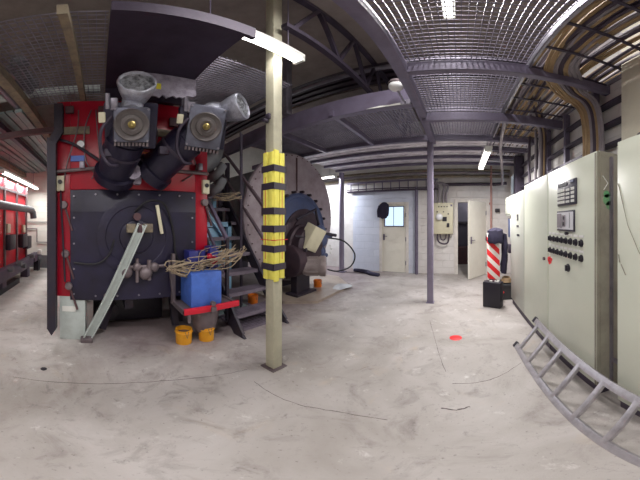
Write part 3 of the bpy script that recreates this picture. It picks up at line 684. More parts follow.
m = MB().lathe((-3.285, 1.52, 2.395), (.05, .9, .25), [(-.03, .14), (-.03, .18), (.03, .18), (.03, .14)], 24); m.build('flange', 'motor', t)
for y, z, x in ((1.5, 2.12, -2.72), (1.52, 1.92, -2.75)):
    tag(MB().tube(smooth_path([(x - 1.6, y, z), (x - .3, y, z), (x - .02, y + .04, z + .05), (x, y + .12, z + .18)], 5), .06, 14).build('lagged_pipe', 'duct'), 'pale lagged pipe beside the boiler edge, ' + ('the upper one' if z > 2 else 'the lower one with wires below'), 'pipe')
for k, (x, y) in enumerate(((-3.05, 2.15), (-3.12, 2.22))):
    tag(MB().tube([(x, y, 0.0), (x, y, 3.05)], .016, 8).build('conduit', 'steel_dark'), 'thin upright conduit between stair and round boiler', 'conduit', 'conduits between the boilers')
m = MB()
for k in range(12):
    p = Vector((-2.95, 1.6, 1.86)); m.tube(smooth_path([p + Vector((random.uniform(-.05, .05), 0, random.uniform(-.06, .06))), p + Vector((random.uniform(-.1, .1), .2, random.uniform(-.05, .07))), p + Vector((random.uniform(-.1, .1), .45, random.uniform(0, .12)))], 4), .004, 5)
tag(m.build('wire_bundle', 'beige_wire'), 'loose pale wires strung across the gap right of the boiler', 'wires', kind='stuff')
t = thing('valve_rack', 'dark valve rack with black handwheels standing behind the stair', 'valve rack', (-3.9, 2.5, 0))
m = MB()
for y in (2.25, 2.42): m.tube([(-3.9, y, 0), (-3.9, y, 2.7)], .05, 12)
m.tube([(-3.9, 2.25, 1.9), (-3.9, 2.42, 1.9)], .05, 12); m.tube([(-3.9, 2.25, 1.2), (-3.6, 2.25, 1.2)], .05, 12); m.build('pipework', 'steel_dark', t)
for z in (1.2, 1.9): MB().tube([Vector((-3.55 if z < 1.5 else -3.8, 2.25 + .1 * math.cos(R(a)), z + .1 * math.sin(R(a)))) for a in range(0, 360, 24)], .012, 6, closed=True).build('handwheel', 'black', t)

# ------------------------------------------------------------------ round boiler
bx, by, bz, br = -3.2, 3.72, 1.62, 1.38
t = thing('round_boiler', 'big cylindrical boiler, off-white end plate with riveted blue-grey door', 'boiler', (bx - 1.2, by, 0))
MB().lathe((bx - 2.8, by, bz), (1, 0, 0), [(0, 0), (0, 1.14), (.03, 1.16), (2.72, 1.16)], 64).build('shell', 'duct', t)
fpz = MB().lathe((bx - .1, by, bz), (1, 0, 0), [(0, br - .03), (0, br), (.07, br), (.1, br - .03), (.1, 0)], 72).build('end_plate', 'white_shell', t)
m = MB()
for k in range(48):
    a = 2 * math.pi * k / 48; m.cyl((bx, by + (br - .06) * math.cos(a), bz + (br - .06) * math.sin(a)), (bx + .016, by + (br - .06) * math.cos(a), bz + (br - .06) * math.sin(a)), .013, seg=6)
m.build('rivet', 'rust_dark', fpz); MB().box((bx, by - .04, bz + .55), (bx + .012, by + .0, bz + br - .1)).build('seam_strip', 'rust_dark', fpz)
dcy, dcz, dr2 = by + .06, 1.24, .88
dd = MB().lathe((bx, dcy, dcz), (1, 0, 0), [(0, dr2), (.06, dr2), (.09, dr2 - .03), (.09, dr2 - .07), (.07, dr2 - .09), (.14, .45), (.14, 0)], 56).build('door_plate', 'blue_door', t)
m = MB()
for k in range(22):
    a = 2 * math.pi * k / 22 + .1; c1 = Vector((bx + .03, dcy + (dr2 + .03) * math.cos(a), dcz + (dr2 + .03) * math.sin(a))); m.obox(c1 + Vector((.02, 0, 0)), (.12, .05, .05), Euler((a, 0, 0)), .008)
m.build('lug', 'brown_metal', dd)
MB().lathe((bx + .1, dcy + .02, dcz - .12), (1, 0, 0), [(0, .66), (.05, .66), (.07, .63), (.07, .5), (.1, .49), (.1, 0)], 44).build('burner_ring', 'brown_metal', dd)
m = MB().box((bx, 4.62, 1.30), (bx + .012, 4.70, 1.42)); m.build('sign', 'red_bar', t)
m = MB().box((bx - 2.6, by - .5, 0), (bx - 2.4, by + .5, .36)).box((bx - .5, by - .5, 0), (bx - .3, by + .5, .36)); m.build('saddle', 'steel_black', t)
m = MB().tube([(bx + .05, 2.85, .1), (bx + .05, 2.85, 1.1)], .02, 8).bar((bx + .02, 2.72, 1.62), (bx + .02, 3.0, 1.62), .012, .02).bar((bx + .02, 2.72, 1.62), (bx + .02, 2.72, 2.1), .012, .02); m.build('small_pipe', 'rust_dark', t)
# its burner
t2 = thing('oil_burner', 'dark burner with cream control box and fan motor on the round boiler', 'burner', (-2.9, 3.55, .05))
m = MB().lathe((bx + .19, 3.6, 1.0), (1, 0, 0), [(0, .46), (.1, .46), (.12, .42), (.28, .40), (.34, .3), (.34, 0)], 32); m.build('burner_drum', 'brown_metal', t2)
m = MB().lathe((-2.9, 3.2, .76), (0, 1, 0), [(-.12, 0), (-.12, .28), (-.1, .31), (.1, .31), (.12, .28), (.12, 0)], 32).obox((-2.84, 3.42, 1.08), (.22, .3, .3), Euler((.3, 0, 0)), .03); m.build('fan_scroll', 'brown_metal', t2)
mt_ = MB().lathe((-2.74, 3.36, .66), (.75, .5, 0), [(0, 0), (0, .17), (.04, .18), (.30, .18), (.33, .2), (.42, .2), (.44, .15), (.44, .12), (.41, .12), (.41, 0)], 26).build('fan_motor', 'motor_lt', t2)
m = MB()
for k in range(14):
    a = 2 * math.pi * k / 14; axn = Vector((.75, .5, 0)).normalized(); u_ = axn.cross(Vector((0, 0, 1))); c1 = Vector((-2.74, 3.36, .66)) + axn * .17 + (u_ * math.cos(a) + Vector((0, 0, 1)) * math.sin(a)) * .18; m.bar(c1 - axn * .12, c1 + axn * .12, .008, .02)
m.build('cooling_fin', 'motor_lt', mt_)
rotc = Matrix.Rotation(R(28), 3, Vector((-.605, .796, 0))) @ Matrix.Rotation(R(-10), 3, 'Z')
cb = MB().obox((-2.66, 3.52, 1.20), (.26, .33, .47), rotc, .012).build('control_box', 'cream', t2)
MB().obox(Vector((-2.66, 3.52, 1.20)) + rotc @ Vector((.132, .0, 0)), (.008, .30, .42), rotc, .002).build('box_lid', 'cream', cb)
m = MB()
for q in ((-2.75, 3.95, 1.32, .11), (-2.8, 4.05, 1.1, .13), (-2.78, 3.9, .9, .12), (-2.85, 4.12, .86, .1)): m.ball(q[:3], q[3], (1, 1, 1.1), 14)
m.cyl((-2.8, 3.9, 1.2), (-2.75, 4.35, 1.2), .06, seg=14).cyl((-2.84, 4.0, .8), (-2.84, 4.3, .75), .05, seg=12); m.build('gas_train', 'blue_door', t2)
m = MB().tube([(-2.8, 3.95, 1.42), (-2.7, 3.7, 1.75), (-2.85, 3.3, 1.55)], .03, 10).bar((-2.72, 3.1, 1.25), (-2.68, 3.6, 1.2), .03, .03).tube([(-2.75, 4.1, 1.25), (-2.65, 4.4, 1.2)], .035, 10).cyl((-2.68, 3.3, .98), (-2.62, 3.32, .98), .04, seg=10); m.build('linkage', 'steel_black', t2)
m = MB()
for q in ((-2.62, 4.1, 1.0), (-2.62, 4.16, .92), (-2.62, 4.12, .84), (-2.66, 3.3, .72), (-2.66, 3.42, .6)): m.ball(q, .02, (1, 1, 1), 8)
m.build('connector', 'white', t2)
MB().box((-3.0, 3.3, .05), (-2.85, 3.7, .45)).box((-3.05, 3.2, .05), (-2.75, 3.8, .09)).build('stand', 'steel_black', t2)
tag(MB().tube(smooth_path([(-2.75, 4.25, 1.15), (-2.55, 4.62, 1.05), (-2.45, 4.95, .72), (-2.55, 4.95, .42), (-2.7, 4.6, .34), (-2.8, 4.3, .42)], 8), .018, 8).build('black_hose', 'rubber'), 'black hose looping out from the burner before the bluish wall', 'hose')
tag(MB().prism([(-2.80, 2.88, 0), (-2.36, 3.28, 0), (-2.38, 4.55, 0), (-3.05, 5.2, 0), (-3.6, 5.2, 0), (-3.6, 2.88, 0)], (0, 0, .05)).build('equipment_pad', 'pad'), 'low oily concrete pad under the burner of the round boiler', 'pad')
tag(MB().prism([(-2.47 + .17 * math.cos(a) * (1 + .2 * math.sin(3 * a)), 4.35 + .3 * math.sin(a) * (1 + .15 * math.cos(2 * a)), .0501) for a in [2 * math.pi * k / 26 for k in range(26)]], (0, 0, .002)).build('puddle', 'puddle'), 'shiny wet puddle on the corner of the concrete pad', 'puddle')

# ------------------------------------------------------------------ back wall
t = thing('cable_ladder', 'ladder-type cable tray running along the top of the bluish wall', 'cable tray', (-2.0, 6.3, 2.42))
m = MB().box((-3.4, 6.36, 2.40), (-.62, 6.40, 2.46)).box((-3.4, 6.36, 2.68), (-.62, 6.40, 2.73)); m.build('side_rail', 'steel', t)
m = MB(); x = -3.3
while x < -.62: m.box((x, 6.37, 2.44), (x + .025, 6.39, 2.7)); x += .26
m.build('rung', 'steel', t)
m = MB().tube([(-3.4, 6.33, 2.44), (-.6, 6.33, 2.42)], .022, 8).tube([(-3.4, 6.34, 2.50), (-.6, 6.34, 2.48)], .016, 8); m.build('cable', 'cable_dark', t)
for k, (z, r, mt) in enumerate(((2.80, .04, 'rust'), (2.90, .035, 'cable_grey'), (2.98, .03, 'rust'))):
    tag(MB().tube([(-4.5, 6.4 - .02 * k, z), (1.40, 6.4 - .02 * k, z)], r, 10).build('wall_pipe', mt), ('tan pipe along the back wall, lowest of three', 'grey pipe along the back wall, between two tan ones', 'tan pipe along the back wall, highest of three')[k], 'pipe')
tag(MB().tube([(-.4, 6.42, 2.56), (1.0, 6.42, 2.58), (1.3, 6.3, 2.6)], .045, 10).build('wall_pipe', 'cable_dark'), 'dark pipe above the open door', 'pipe')
tag(MB().cyl((-1.22, 6.36, 0), (-1.22, 6.36, 2.5), .045, seg=14).build('standpipe', 'steel'), 'upright purple-grey pipe just right of the closed door', 'pipe')
tag(MB().cyl((.87, 6.36, 0), (.87, 6.36, 3.1), .03, seg=12).box((.83, 6.40, 1.0), (.91, 6.5, 1.05)).box((.83, 6.40, 2.0), (.91, 6.5, 2.05)).build('standpipe', 'pink_pipe'), 'reddish upright pipe right of the open door', 'pipe')
t = thing('control_panel', 'cream wall control panel with round white lamp, left of the open door', 'control panel', (-.47, 6.4, 1.17))
MB().box((-.75, 6.26, 1.17), (-.19, 6.498, 2.03), .012).build('enclosure', 'cream', t)
MB().box((-.735, 6.25, 1.19), (-.205, 6.262, 2.01), .004).build('panel_door', 'cream', t)
m = MB()
for k in range(4): m.cyl((-.58 + k * .075, 6.25, 1.92), (-.58 + k * .075, 6.23, 1.92), .017, seg=10)
m.cyl((-.62, 6.25, 1.78), (-.62, 6.22, 1.78), .02, seg=10).cyl((-.32, 6.25, 1.72), (-.32, 6.22, 1.72), .02, seg=10).box((-.48, 6.235, 1.52), (-.36, 6.25, 1.64)).box((-.36, 6.225, 1.36), (-.29, 6.25, 1.47)).cyl((-.45, 6.25, 1.78), (-.45, 6.23, 1.78), .018, seg=10); m.build('push_button', 'black', t)
MB().box((-.26, 6.243, 1.93), (-.21, 6.25, 1.98)).build('warning_plate', 'steel', t)
MB().ball((-.56, 6.2, 1.64), .095, (1, .7, 1), 20).build('lamp_globe', 'glassd', t)
m = MB()
for k, x in enumerate((-.68, -.58, -.46, -.38)): m.tube(smooth_path([(x, 6.36, 2.03), (x, 6.36, 2.3), (x + .03 * k - .05, 6.38, 2.52), (x - .2, 6.37, 2.62)], 5), .028, 8)
m.build('conduit', 'cable_grey', t)
m = MB().tube(smooth_path([(-.62, 6.36, 1.18), (-.62, 6.34, 1.0), (-.5, 6.32, .9), (-.34, 6.34, .93), (-.3, 6.36, 1.18)], 6), .022, 8).tube(smooth_path([(-.56, 6.36, 1.18), (-.52, 6.34, 1.02), (-.42, 6.34, 1.02), (-.38, 6.36, 1.18)], 6), .018, 8); m.build('cable_loop', 'cable_dark', t)
# jacket
m = MB()
jk = [(-2.24, 2.06), (-2.19, 2.09), (-2.12, 2.07), (-2.05, 2.0), (-2.04, 1.84), (-2.08, 1.76), (-2.09, 1.66), (-2.14, 1.60), (-2.19, 1.62), (-2.24, 1.58), (-2.28, 1.66), (-2.31, 1.62), (-2.36, 1.66), (-2.35, 1.88), (-2.31, 2.02)]
m.prism([(x, 6.30, z) for x, z in jk], (0, .12, 0))
bmesh.ops.bevel(m.bm, geom=m.bm.edges[:], offset=.022, segments=2, affect='EDGES', profile=.5)
m.bar((-2.2, 6.292, 2.02), (-2.2, 6.292, 1.64), .012, .012).tube(smooth_path([(-2.31, 6.33, 1.98), (-2.36, 6.31, 1.82), (-2.35, 6.33, 1.64)], 4), .035, 8).tube(smooth_path([(-2.08, 6.32, 2.0), (-2.05, 6.30, 1.84), (-2.07, 6.32, 1.68)], 4), .034, 8)
m.jitter(.006)
tag(m.build('jacket', 'jacket'), 'dark jacket hanging from the corner of the closed door', 'jacket')
tag(MB().tube(smooth_path([(-3.05, 6.16, .03), (-2.85, 6.1, .05), (-2.6, 6.0, .06), (-2.4, 5.86, .05), (-2.15, 5.82, .03)], 6), .06, 12, None).build('draught_roll', 'jacket'), 'dark cloth roll lying on the floor along the bluish wall', 'cloth roll')

# ------------------------------------------------------------------ right: electrical cabinets
CX = .90
def cabinet(y0, y1, h, label, depth=.5, marks=None):
    t = thing('electrical_cabinet', label, 'cabinet', (CX + depth / 2, (y0 + y1) / 2, 0), 'electrical cabinets along the right wall')
    MB().box((CX + .02, y0 + .002, .10), (CX + depth, y1 - .002, h), .004).build('body', 'cab', t)
    MB().box((CX + .03, y0 + .002, 0), (CX + depth - .02, y1 - .002, .10)).build('plinth', 'plinth', t)
    d = MB().box((CX, y0 + .006, .115), (CX + .02, y1 - .006, h - .004), .005).build('door', 'cab', t)
    return t, d
t, d = cabinet(3.14, 3.98, 1.97, 'farthest cabinet of the row, slightly lower and greyer')
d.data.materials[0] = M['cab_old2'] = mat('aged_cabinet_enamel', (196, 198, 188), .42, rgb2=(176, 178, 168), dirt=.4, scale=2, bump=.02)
m = MB().box((CX - .006, 3.46, 1.53), (CX, 3.54, 1.62)).box((CX - .005, 3.44, 1.42), (CX, 3.56, 1.45)).box((CX - .005, 3.46, 1.28), (CX, 3.54, 1.31)).box((CX - .005, 3.40, 1.28), (CX, 3.44, 1.31)); m.build('label_plate', 'screen_dk', d)
t, d = cabinet(2.235, 3.13, 2.02, 'plain cabinet with no instruments, left of the one with the keypad')
m = MB().cyl((CX, 2.32, 1.1), (CX - .02, 2.32, 1.1), .018, seg=12); m.build('door_lock', 'motor', d)
t, d = cabinet(1.32, 2.225, 2.02, 'cabinet with keypad, meter screen and two rows of black switches')
kp = MB().box((CX - .012, 1.60, 1.645), (CX, 1.965, 1.862), .004).build('keypad', 'screen_dk', d)
m = MB()
for r_ in range(4):
    for c_ in range(4): m.box((CX - .02, 1.945 - c_ * .038 - .03, 1.665 + r_ * .035), (CX - .014, 1.945 - c_ * .038, 1.665 + r_ * .035 + .024))
    for c_ in range(2): m.box((CX - .02, 1.775 - c_ * .036 - .026, 1.665 + r_ * .034), (CX - .014, 1.775 - c_ * .036, 1.665 + r_ * .034 + .02)); m.box((CX - .02, 1.68 - c_ * .03 - .022, 1.665 + r_ * .034), (CX - .014, 1.68 - c_ * .03, 1.665 + r_ * .034 + .022))
m.build('key', 'white', kp)
MB().box((CX - .016, 1.76, 1.818), (CX - .012, 1.94, 1.85)).build('display', 'black', kp)
MB().box((CX - .017, 1.64, 1.832), (CX - .014, 1.7, 1.852)).build('label_plate', 'blue_door', kp)
sc_ = MB().box((CX - .012, 1.635, 1.42), (CX, 1.975, 1.60), .004).build('meter_frame', 'screen_dk', d)
MB().box((CX - .016, 1.65, 1.435), (CX - .011, 1.96, 1.586)).build('meter_face', 'screen', sc_)
m = MB().box((CX - .022, 1.86, 1.45), (CX - .02, 1.95, 1.575)).box((CX - .022, 1.78, 1.46), (CX - .02, 1.84, 1.56)); m.build('meter_screen', 'cable_grey', sc_)
m = MB().box((CX - .024, 1.80, 1.47), (CX - .0215, 1.83, 1.5)).box((CX - .024, 1.8, 1.52), (CX - .0215, 1.82, 1.55)).box((CX - .022, 1.70, 1.45), (CX - .02, 1.705, 1.58)); m.build('display_mark', 'black', sc_)
for z in (1.335, 1.215):
    for k in range(8):
        y = 2.165 - k * .09
        w = MB().lathe((CX, y, z), (-1, 0, 0), [(0, .03), (.006, .03), (.009, .022), (.018, .020), (.018, 0)], 16).box((CX - .027, y - .006, z - .02), (CX - .017, y + .006, z + .02)).build('switch_knob', 'black', d)
        MB().box((CX - .003, y - .036, z + .043), (CX, y + .036, z + .063)).build('label_plate', 'white', w)
MB().lathe((CX, 1.76, 1.10), (-1, 0, 0), [(0, .036), (.007, .036), (.01, .025), (.02, .023), (.02, 0)], 16).box((CX - .03, 1.75, 1.075), (CX - .018, 1.77, 1.125)).build('main_switch', 'black', d)
MB().box((CX - .01, 1.755, 1.395), (CX, 1.775, 1.41)).lathe((CX, 1.765, 1.402), (-1, 0, 0), [(0, .014), (.03, .014), (.03, 0)], 10).build('key_lock', 'black', d)
m = MB()
for q in ((2.21, 1.11, .028), (2.16, 1.10, .03), (2.19, 1.08, .022), (2.13, 1.12, .016), (2.17, 1.13, .018)): m.cyl((CX - .002, q[0], q[1]), (CX, q[0], q[1]), q[2], seg=10)
m.build('red_mark', 'mark_red', d)
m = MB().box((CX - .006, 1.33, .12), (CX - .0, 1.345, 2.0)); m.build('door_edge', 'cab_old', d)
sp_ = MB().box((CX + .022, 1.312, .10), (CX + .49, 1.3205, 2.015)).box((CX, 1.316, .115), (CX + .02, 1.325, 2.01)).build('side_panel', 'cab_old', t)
for q in ((.985, 1.66, .042), (1.0, 1.62, .03), (.975, 1.70, .026)): MB().cyl((q[0], 1.3105, q[1]), (q[0], 1.3125, q[1]), q[2], seg=12).build('green_smear', 'green', sp_)
MB().bar((.94, 1.311, 1.83), (.985, 1.311, 1.78), .004, .01, up=(0, 1, 0)).build('scratch', 'white', sp_); MB().bar((.985, 1.311, 1.78), (.95, 1.311, 1.73), .004, .01, up=(0, 1, 0)).build('scratch', 'white', sp_)
t = thing('filler_cabinet', 'narrow grey recessed bay between the keypad cabinet and the nearest one', 'cabinet', (1.2, 1.215, 0))
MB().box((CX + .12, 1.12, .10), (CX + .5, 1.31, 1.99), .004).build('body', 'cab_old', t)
MB().box((CX + .13, 1.12, 0), (CX + .48, 1.31, .10)).build('plinth', 'plinth', t)
m = MB().box((CX + .1, 1.29, .12), (CX + .12, 1.31, 1.98)).box((CX + .108, 1.14, .36), (CX + .12, 1.3, .40)); m.build('seal_strip', 'galv', t)
t, d = cabinet(.12, 1.105, 2.02, 'nearest big plain cabinet, with a scratched door, beside the recessed bay')
m = MB().tube([(CX - .001, 1.09, 1.74), (CX - .001, 1.0, 1.48), (CX - .001, .9, 1.32)], .0025, 5).tube([(CX - .001, 1.06, 1.24), (CX - .001, 1.02, 1.18)], .004, 5).tube([(CX - .001, 1.085, 1.3), (CX - .001, 1.075, 1.25)], .005, 5); m.build('scratch', 'cab_old', d)
m = MB().tube(smooth_path([(1.0, 1.03, 2.02), (1.0, 1.02, 2.06), (1.0, .99, 2.07), (1.0, .96, 2.02)], 4), .012, 8)
m.build('lifting_eye', 'motor', t)
t = thing('wall_column', 'cream square column against the wall above the nearest cabinet', 'column', (1.42, 1.36, 0), kind='thing')
MB().box((1.27, 1.14, 0), (1.449, 1.50, ZR - .01), .01).build('shaft', 'cream_col', t)

# ladder on its side leaning on the cabinets
t = thing('ladder', 'aluminium ladder lying on its long edge against the cabinet fronts', 'ladder', (.7, .9, 0))
lo_, up_ = Vector((.605, 0, .022)), Vector((.825, 0, .335))
dv = (up_ - lo_).normalized()
for p_ in (lo_, up_): MB().bar(p_ + Vector((0, 2.44, 0)), p_ + Vector((0, -.55, 0)), .026, .062, up=dv, bev=.004).build('side_rail', 'alu', t)
m = MB()
for p_ in (lo_, up_): m.bar(p_ + Vector((0, 2.45, 0)), p_ + Vector((0, 2.40, 0)), .03, .068, up=dv)
m.build('end_cap', 'black', t)
y = 2.3
while y > -.5:
    MB().bar(lo_ + Vector((0, y, 0)), up_ + Vector((0, y, 0)), .03, .042, up=(0, 1, 0), bev=.004).build('rung', 'alu', t); y -= .293

# barrier boards, jacket, case, crate
t = thing('barrier_board', 'red and white striped barrier board standing on end in the corner', 'barrier', (.64, 4.3, 0))
rz = Euler((R(-4), 0, R(8)))
for k in range(3): MB().obox((.63 + .012 * k, 4.28 + .05 * k, .655), (.24 - .02 * k, .03, 1.28), rz, .006).build('board', 'stripe', t)
m = MB().lathe((.68, 4.36, 1.34), (0, 0, -1), [(-.05, 0), (-.03, .09), (.0, .15), (.08, .165), (.2, .18), (.24, .17)], 18)
for k in range(6): m.tube(smooth_path([(.84, 4.30 + .02 * k, 1.26), (.86 + .01 * math.sin(k), 4.28 + .03 * k, .95), (.83, 4.30 + .03 * k, .52)], 5), .045, 8)
m.jitter(.016)
tag(m.build('jacket', 'jacket'), 'dark blue jacket draped over the top of the striped barrier board', 'jacket')
t = thing('tool_case', 'black upright case standing on the floor in front of the striped board', 'case', (.56, 3.83, 0))
rz = Euler((0, 0, R(-30)))
MB().obox((.56, 3.85, .235), (.32, .17, .47), rz, .02).build('case_shell', 'black', t)
m = MB().obox((.56, 3.85, .235), (.325, .012, .475), rz, .004); m.build('seam', 'steel_black', t)
m = MB().tube([Vector((.56, 3.85, .47)) + rz.to_matrix() @ Vector(q) for q in ((-.07, 0, 0), (-.06, 0, .03), (.06, 0, .03), (.07, 0, 0))], .011, 8); m.build('handle', 'black', t)
m = MB().obox((.52, 3.84, .478), (.05, .03, .02), rz).obox((.62, 3.81, .478), (.07, .05, .018), rz); m.build('latch', 'white', t)
m = MB()
for k in range(6): m.tube(smooth_path([(.66 + random.uniform(-.06, .08), 4.05 + random.uniform(-.06, .1), .02 + .03 * k), (.74 + random.uniform(-.05, .05), 4.02, .05 + .03 * k), (.70, 4.1, .03 + .04 * k), (.62 + random.uniform(-.04, .04), 4.08, .04 + .03 * k)], 5), .014, 6)
tag(m.build('strap_heap', 'mark_red'), 'tangle of red straps between the black case and striped board', 'straps', kind='stuff')
tag(MB().box((.74, 4.16, 0), (1.05, 4.55, .32), .02).box((.72, 4.14, .26), (1.07, 4.57, .32), .008).build('crate', 'crate'), 'dark grey crate on the floor beside the farthest cabinet', 'crate')
m = MB()
for k in range(7): m.tube([Vector((.89 + (.1 - .006 * k) * math.cos(R(a)), 4.35 + (.13 - .006 * k) * math.sin(R(a)), .335 + .012 * k)) for a in range(0, 360, 24)], .012, 6, closed=True)
tag(m.build('cable_coil', 'cable_brown'), 'coil of tan cable lying on the dark grey crate', 'cable coil')
# wall boxes beyond the cabinets
t = thing('distribution_box', 'white distribution box on the wall above the dark jacket', 'box', (1.2, 4.6, 1.62))
MB().box((.98, 4.35, 1.62), (XR, 4.85, 2.02), .015).build('enclosure', 'cab', t); MB().box((.97, 4.37, 1.66), (.98, 4.83, 1.98), .004).build('cover', 'cab', t)
tag(MB().box((1.02, 4.66, 1.18), (XR, 4.80, 1.58), .008).build('terminal_box', 'blue_door'), 'slim blue-grey box on the wall under the white distribution box', 'box')
tag(MB().box((1.02, 4.40, 1.10), (XR, 4.60, 1.58), .008).build('terminal_box', 'white'), 'narrow white box beside the slim blue-grey one', 'box')
tag(MB().box((.98, 4.55, .86), (XR, 4.72, 1.04), .01).build('socket_box', 'steel_dark'), 'dark socket box low on the wall behind the striped board', 'box')
tag(MB().box((1.0, 6.38, 1.78), (1.12, 6.5, 1.88), .01).cyl((1.06, 6.38, 1.83), (1.06, 6.34, 1.83), .04, seg=12).build('wall_switch', 'black'), 'black rotary switch on the back wall near the corner', 'switch')
tag(MB().box((1.24, 5.02, 0), (1.44, 5.2, 3.05), .008).build('wall_post', 'steel_dark'), 'dark post against the wall beside the high window', 'post')
# ------------------------------------------------------------------ overhead cable tray on the right
t = thing('cable_tray', 'wide overhead cable tray carrying bundles of cables along the right wall', 'cable tray', (1.0, 2.4, 3.07))
for x in (.59, 1.40): MB().box((x - .012, -1.3, 3.07), (x + .012, 5.8, 3.17)).build('side_rail', 'galv', t)
m = MB(); y = -1.2
while y < 5.8: m.box((.60, y, 3.072), (1.39, y + .025, 3.088)); y += .34
m.build('rung', 'steel_dark', t)
cm = ['cable_brown', 'cable_brown', 'cable_grey', 'cable_dark', 'cable_grey', 'cable_brown']
def wob(p, a=.012): return (p[0] + random.uniform(-a, a), p[1], p[2] + random.uniform(0, a))
for k in range(30):
    x = .62 + k * .0255; r = random.choice((.012, .015, .018))
    pts = [wob((x + .03 * math.sin(k * 1.7 + i), -1.2 + i * 1.0, 3.11 + (k % 3) * .012)) for i in range(8)]
    pts[-1] = (pts[-1][0], 5.75, pts[-1][2])
    tag(MB().tube(smooth_path(pts, 4), r, 7).build('cable', cm[k % 6]), 'cable running straight along the overhead tray', 'cable', 'straight cables in the overhead tray')
for k in range(14):
    x = .66 + (k % 7) * .045; dx = (k % 7) * .035; dy = (k // 7) * .05
    pts = [wob((x, -1.2, 3.15)), wob((x, .2, 3.15)), wob((x + .01, 1.25, 3.13)), (.72 + dx, 1.80 - dx * .8 + dy, 3.07), (.87 + dx, 2.07 - dx + dy, 3.06), (1.05 + dx * .8, 2.19 - dx * .9 + dy, 3.0), (1.18 + dx * .6, 2.12 - dx * .8 + dy, 2.88), (1.22 + dx * .5, 2.03 - dx * .7 + dy, 2.68), (1.23 + dx * .5, 2.0 - dx * .7 + dy, 2.35), (1.22 + dx * .5, 2.0 - dx * .7 + dy, 2.035)]
    tag(MB().tube(smooth_path(pts, 5), random.choice((.014, .018, .02)), 7).build('cable', ('cable_brown', 'cable_brown', 'cable_grey', 'cable_dark', 'cable_brown', 'cable_grey', 'cable_grey')[k % 7]), 'cable curving out of the overhead tray down behind the keypad cabinet', 'cable', 'cables dropping behind the keypad cabinet')
for k in range(4):
    pts = [(.70 + .05 * k, 1.2, 3.18), (.74 + .05 * k, 2.4, 3.17), (1.0 + .04 * k, 3.0, 3.1), (1.16 + .03 * k, 3.2, 2.9), (1.18 + .03 * k, 3.24, 2.5), (1.18 + .03 * k, 3.26, 2.0)]
    tag(MB().tube(smooth_path(pts, 5), .026 if k == 0 else .018, 8).build('cable', ('cable_grey', 'cable_dark', 'cable_brown', 'cable_dark')[k]), 'cable bending down from the tray behind the farther cabinets', 'cable', 'cables dropping behind the farther cabinets')
for k in range(7):
    x, y = 1.2 + .03 * (k % 4), 3.5 + .08 * k
    tag(MB().tube(smooth_path([(x, y, 1.98), (x, y + .02, 2.3), (x + .03 * math.sin(k), y, 2.6), (x, y, 3.07)], 4), .02, 7).build('cable', 'cable_dark' if k % 3 else 'cable_grey'), 'dark cable rising from the farthest cabinet to the tray', 'cable', 'cables rising from the farthest cabinet')
for k, z in enumerate((2.28, 2.52, 2.78)):
    tag(MB().box((1.36, -.6, z), (1.44, 5.0, z + .032)).build('wall_rail', 'steel_dark'), ('dark cable rail on the right wall, lowest of three above the cabinets', 'grey cable rail on the right wall, middle of three above the cabinets', 'dark cable rail on the right wall, highest of three above the cabinets')[k], 'rail')
for k, y in enumerate((2.05, 2.75, 3.4)):
    tag(MB().box((1.36, y, 2.03), (1.43, y + .05, 3.06)).build('wall_upright', 'steel'), ('dark wall upright by the bent cables above the keypad cabinet', 'dark wall upright above the plain cabinet', 'dark wall upright above the farthest cabinet')[k], 'upright')
tag(MB().tube(smooth_path([(.62, 3.1, 3.03), (.75, 4.2, 2.95), (.95, 5.1, 2.72), (1.1, 5.9, 2.5)], 5), .03, 10).build('sloping_conduit', 'cable_grey'), 'pale conduit sloping down from the tray towards the high window', 'conduit')

# ------------------------------------------------------------------ lamps
def area(name, loc, size, energy, rot=(0, 0, 0), col=(1, .97, .95)):
    l = bpy.data.lights.new(name, 'AREA'); l.shape = 'RECTANGLE'; l.size, l.size_y = size; l.energy = energy; l.color = col
    o = bpy.data.objects.new(name, l); COL.objects.link(o); o.location = loc; o.rotation_euler = rot; return o
def fluorescent(a, b_, label, energy, name='fluorescent_lamp', w=.12, col=(1, .97, .95), both=False, hang=None):
    a, b_ = Vector(a), Vector(b_); mid = (a + b_) / 2; d = b_ - a
    t = thing(name, label, 'lamp', tuple(mid))
    MB().bar(a + Vector((0, 0, .05)), b_ + Vector((0, 0, .05)), w, .05, bev=.006).build('housing', 'white', t)
    u_ = d.normalized() * .04; s_ = d.normalized().cross(Vector((0, 0, 1))) * (w * .25)
    for q in (-1, 1): MB().tube([a + u_ + s_ * q, b_ - u_ + s_ * q], .014, 10).build('lamp_tube', 'tube', t)
    m = MB().bar(a, a + u_ * .8, w * .9, .05).bar(b_ - u_ * .8, b_, w * .9, .05); m.build('end_cap', 'white', t)
    if hang:
        m = MB()
        for f in (.15, .85): p = a.lerp(b_, f); m.tube([p + Vector((0, 0, .07)), (p.x, p.y, hang)], .005, 6)
        m.build('hanger', 'steel', t)
    area('lamp_light', mid - Vector((0, 0, .03)), (w, d.length * .95) if abs(d.y) > abs(d.x) else (d.length * .95, w), energy, col=col)
    return t
fluorescent((-1.36, .55, 3.28), (-1.36, 1.62, 3.28), 'lit fluorescent lamp high up just right of the padded column top', 14, w=.13, hang=ZR)
fluorescent((.43, 3.42, 2.62), (.43, 4.72, 2.62), 'lit fluorescent lamp hanging before the back wall near the open door', 150, hang=3.0)
fluorescent((-6.8, -1.92, 2.52), (-4.2, -1.92, 2.52), 'long lit fluorescent lamp over the far red casing', 90, col=(.97, 1, .97), hang=3.05)
fluorescent((-1.4, -2.2, 3.3), (.2, -2.2, 3.3), 'lit fluorescent lamp behind the viewpoint', 72, hang=ZR)
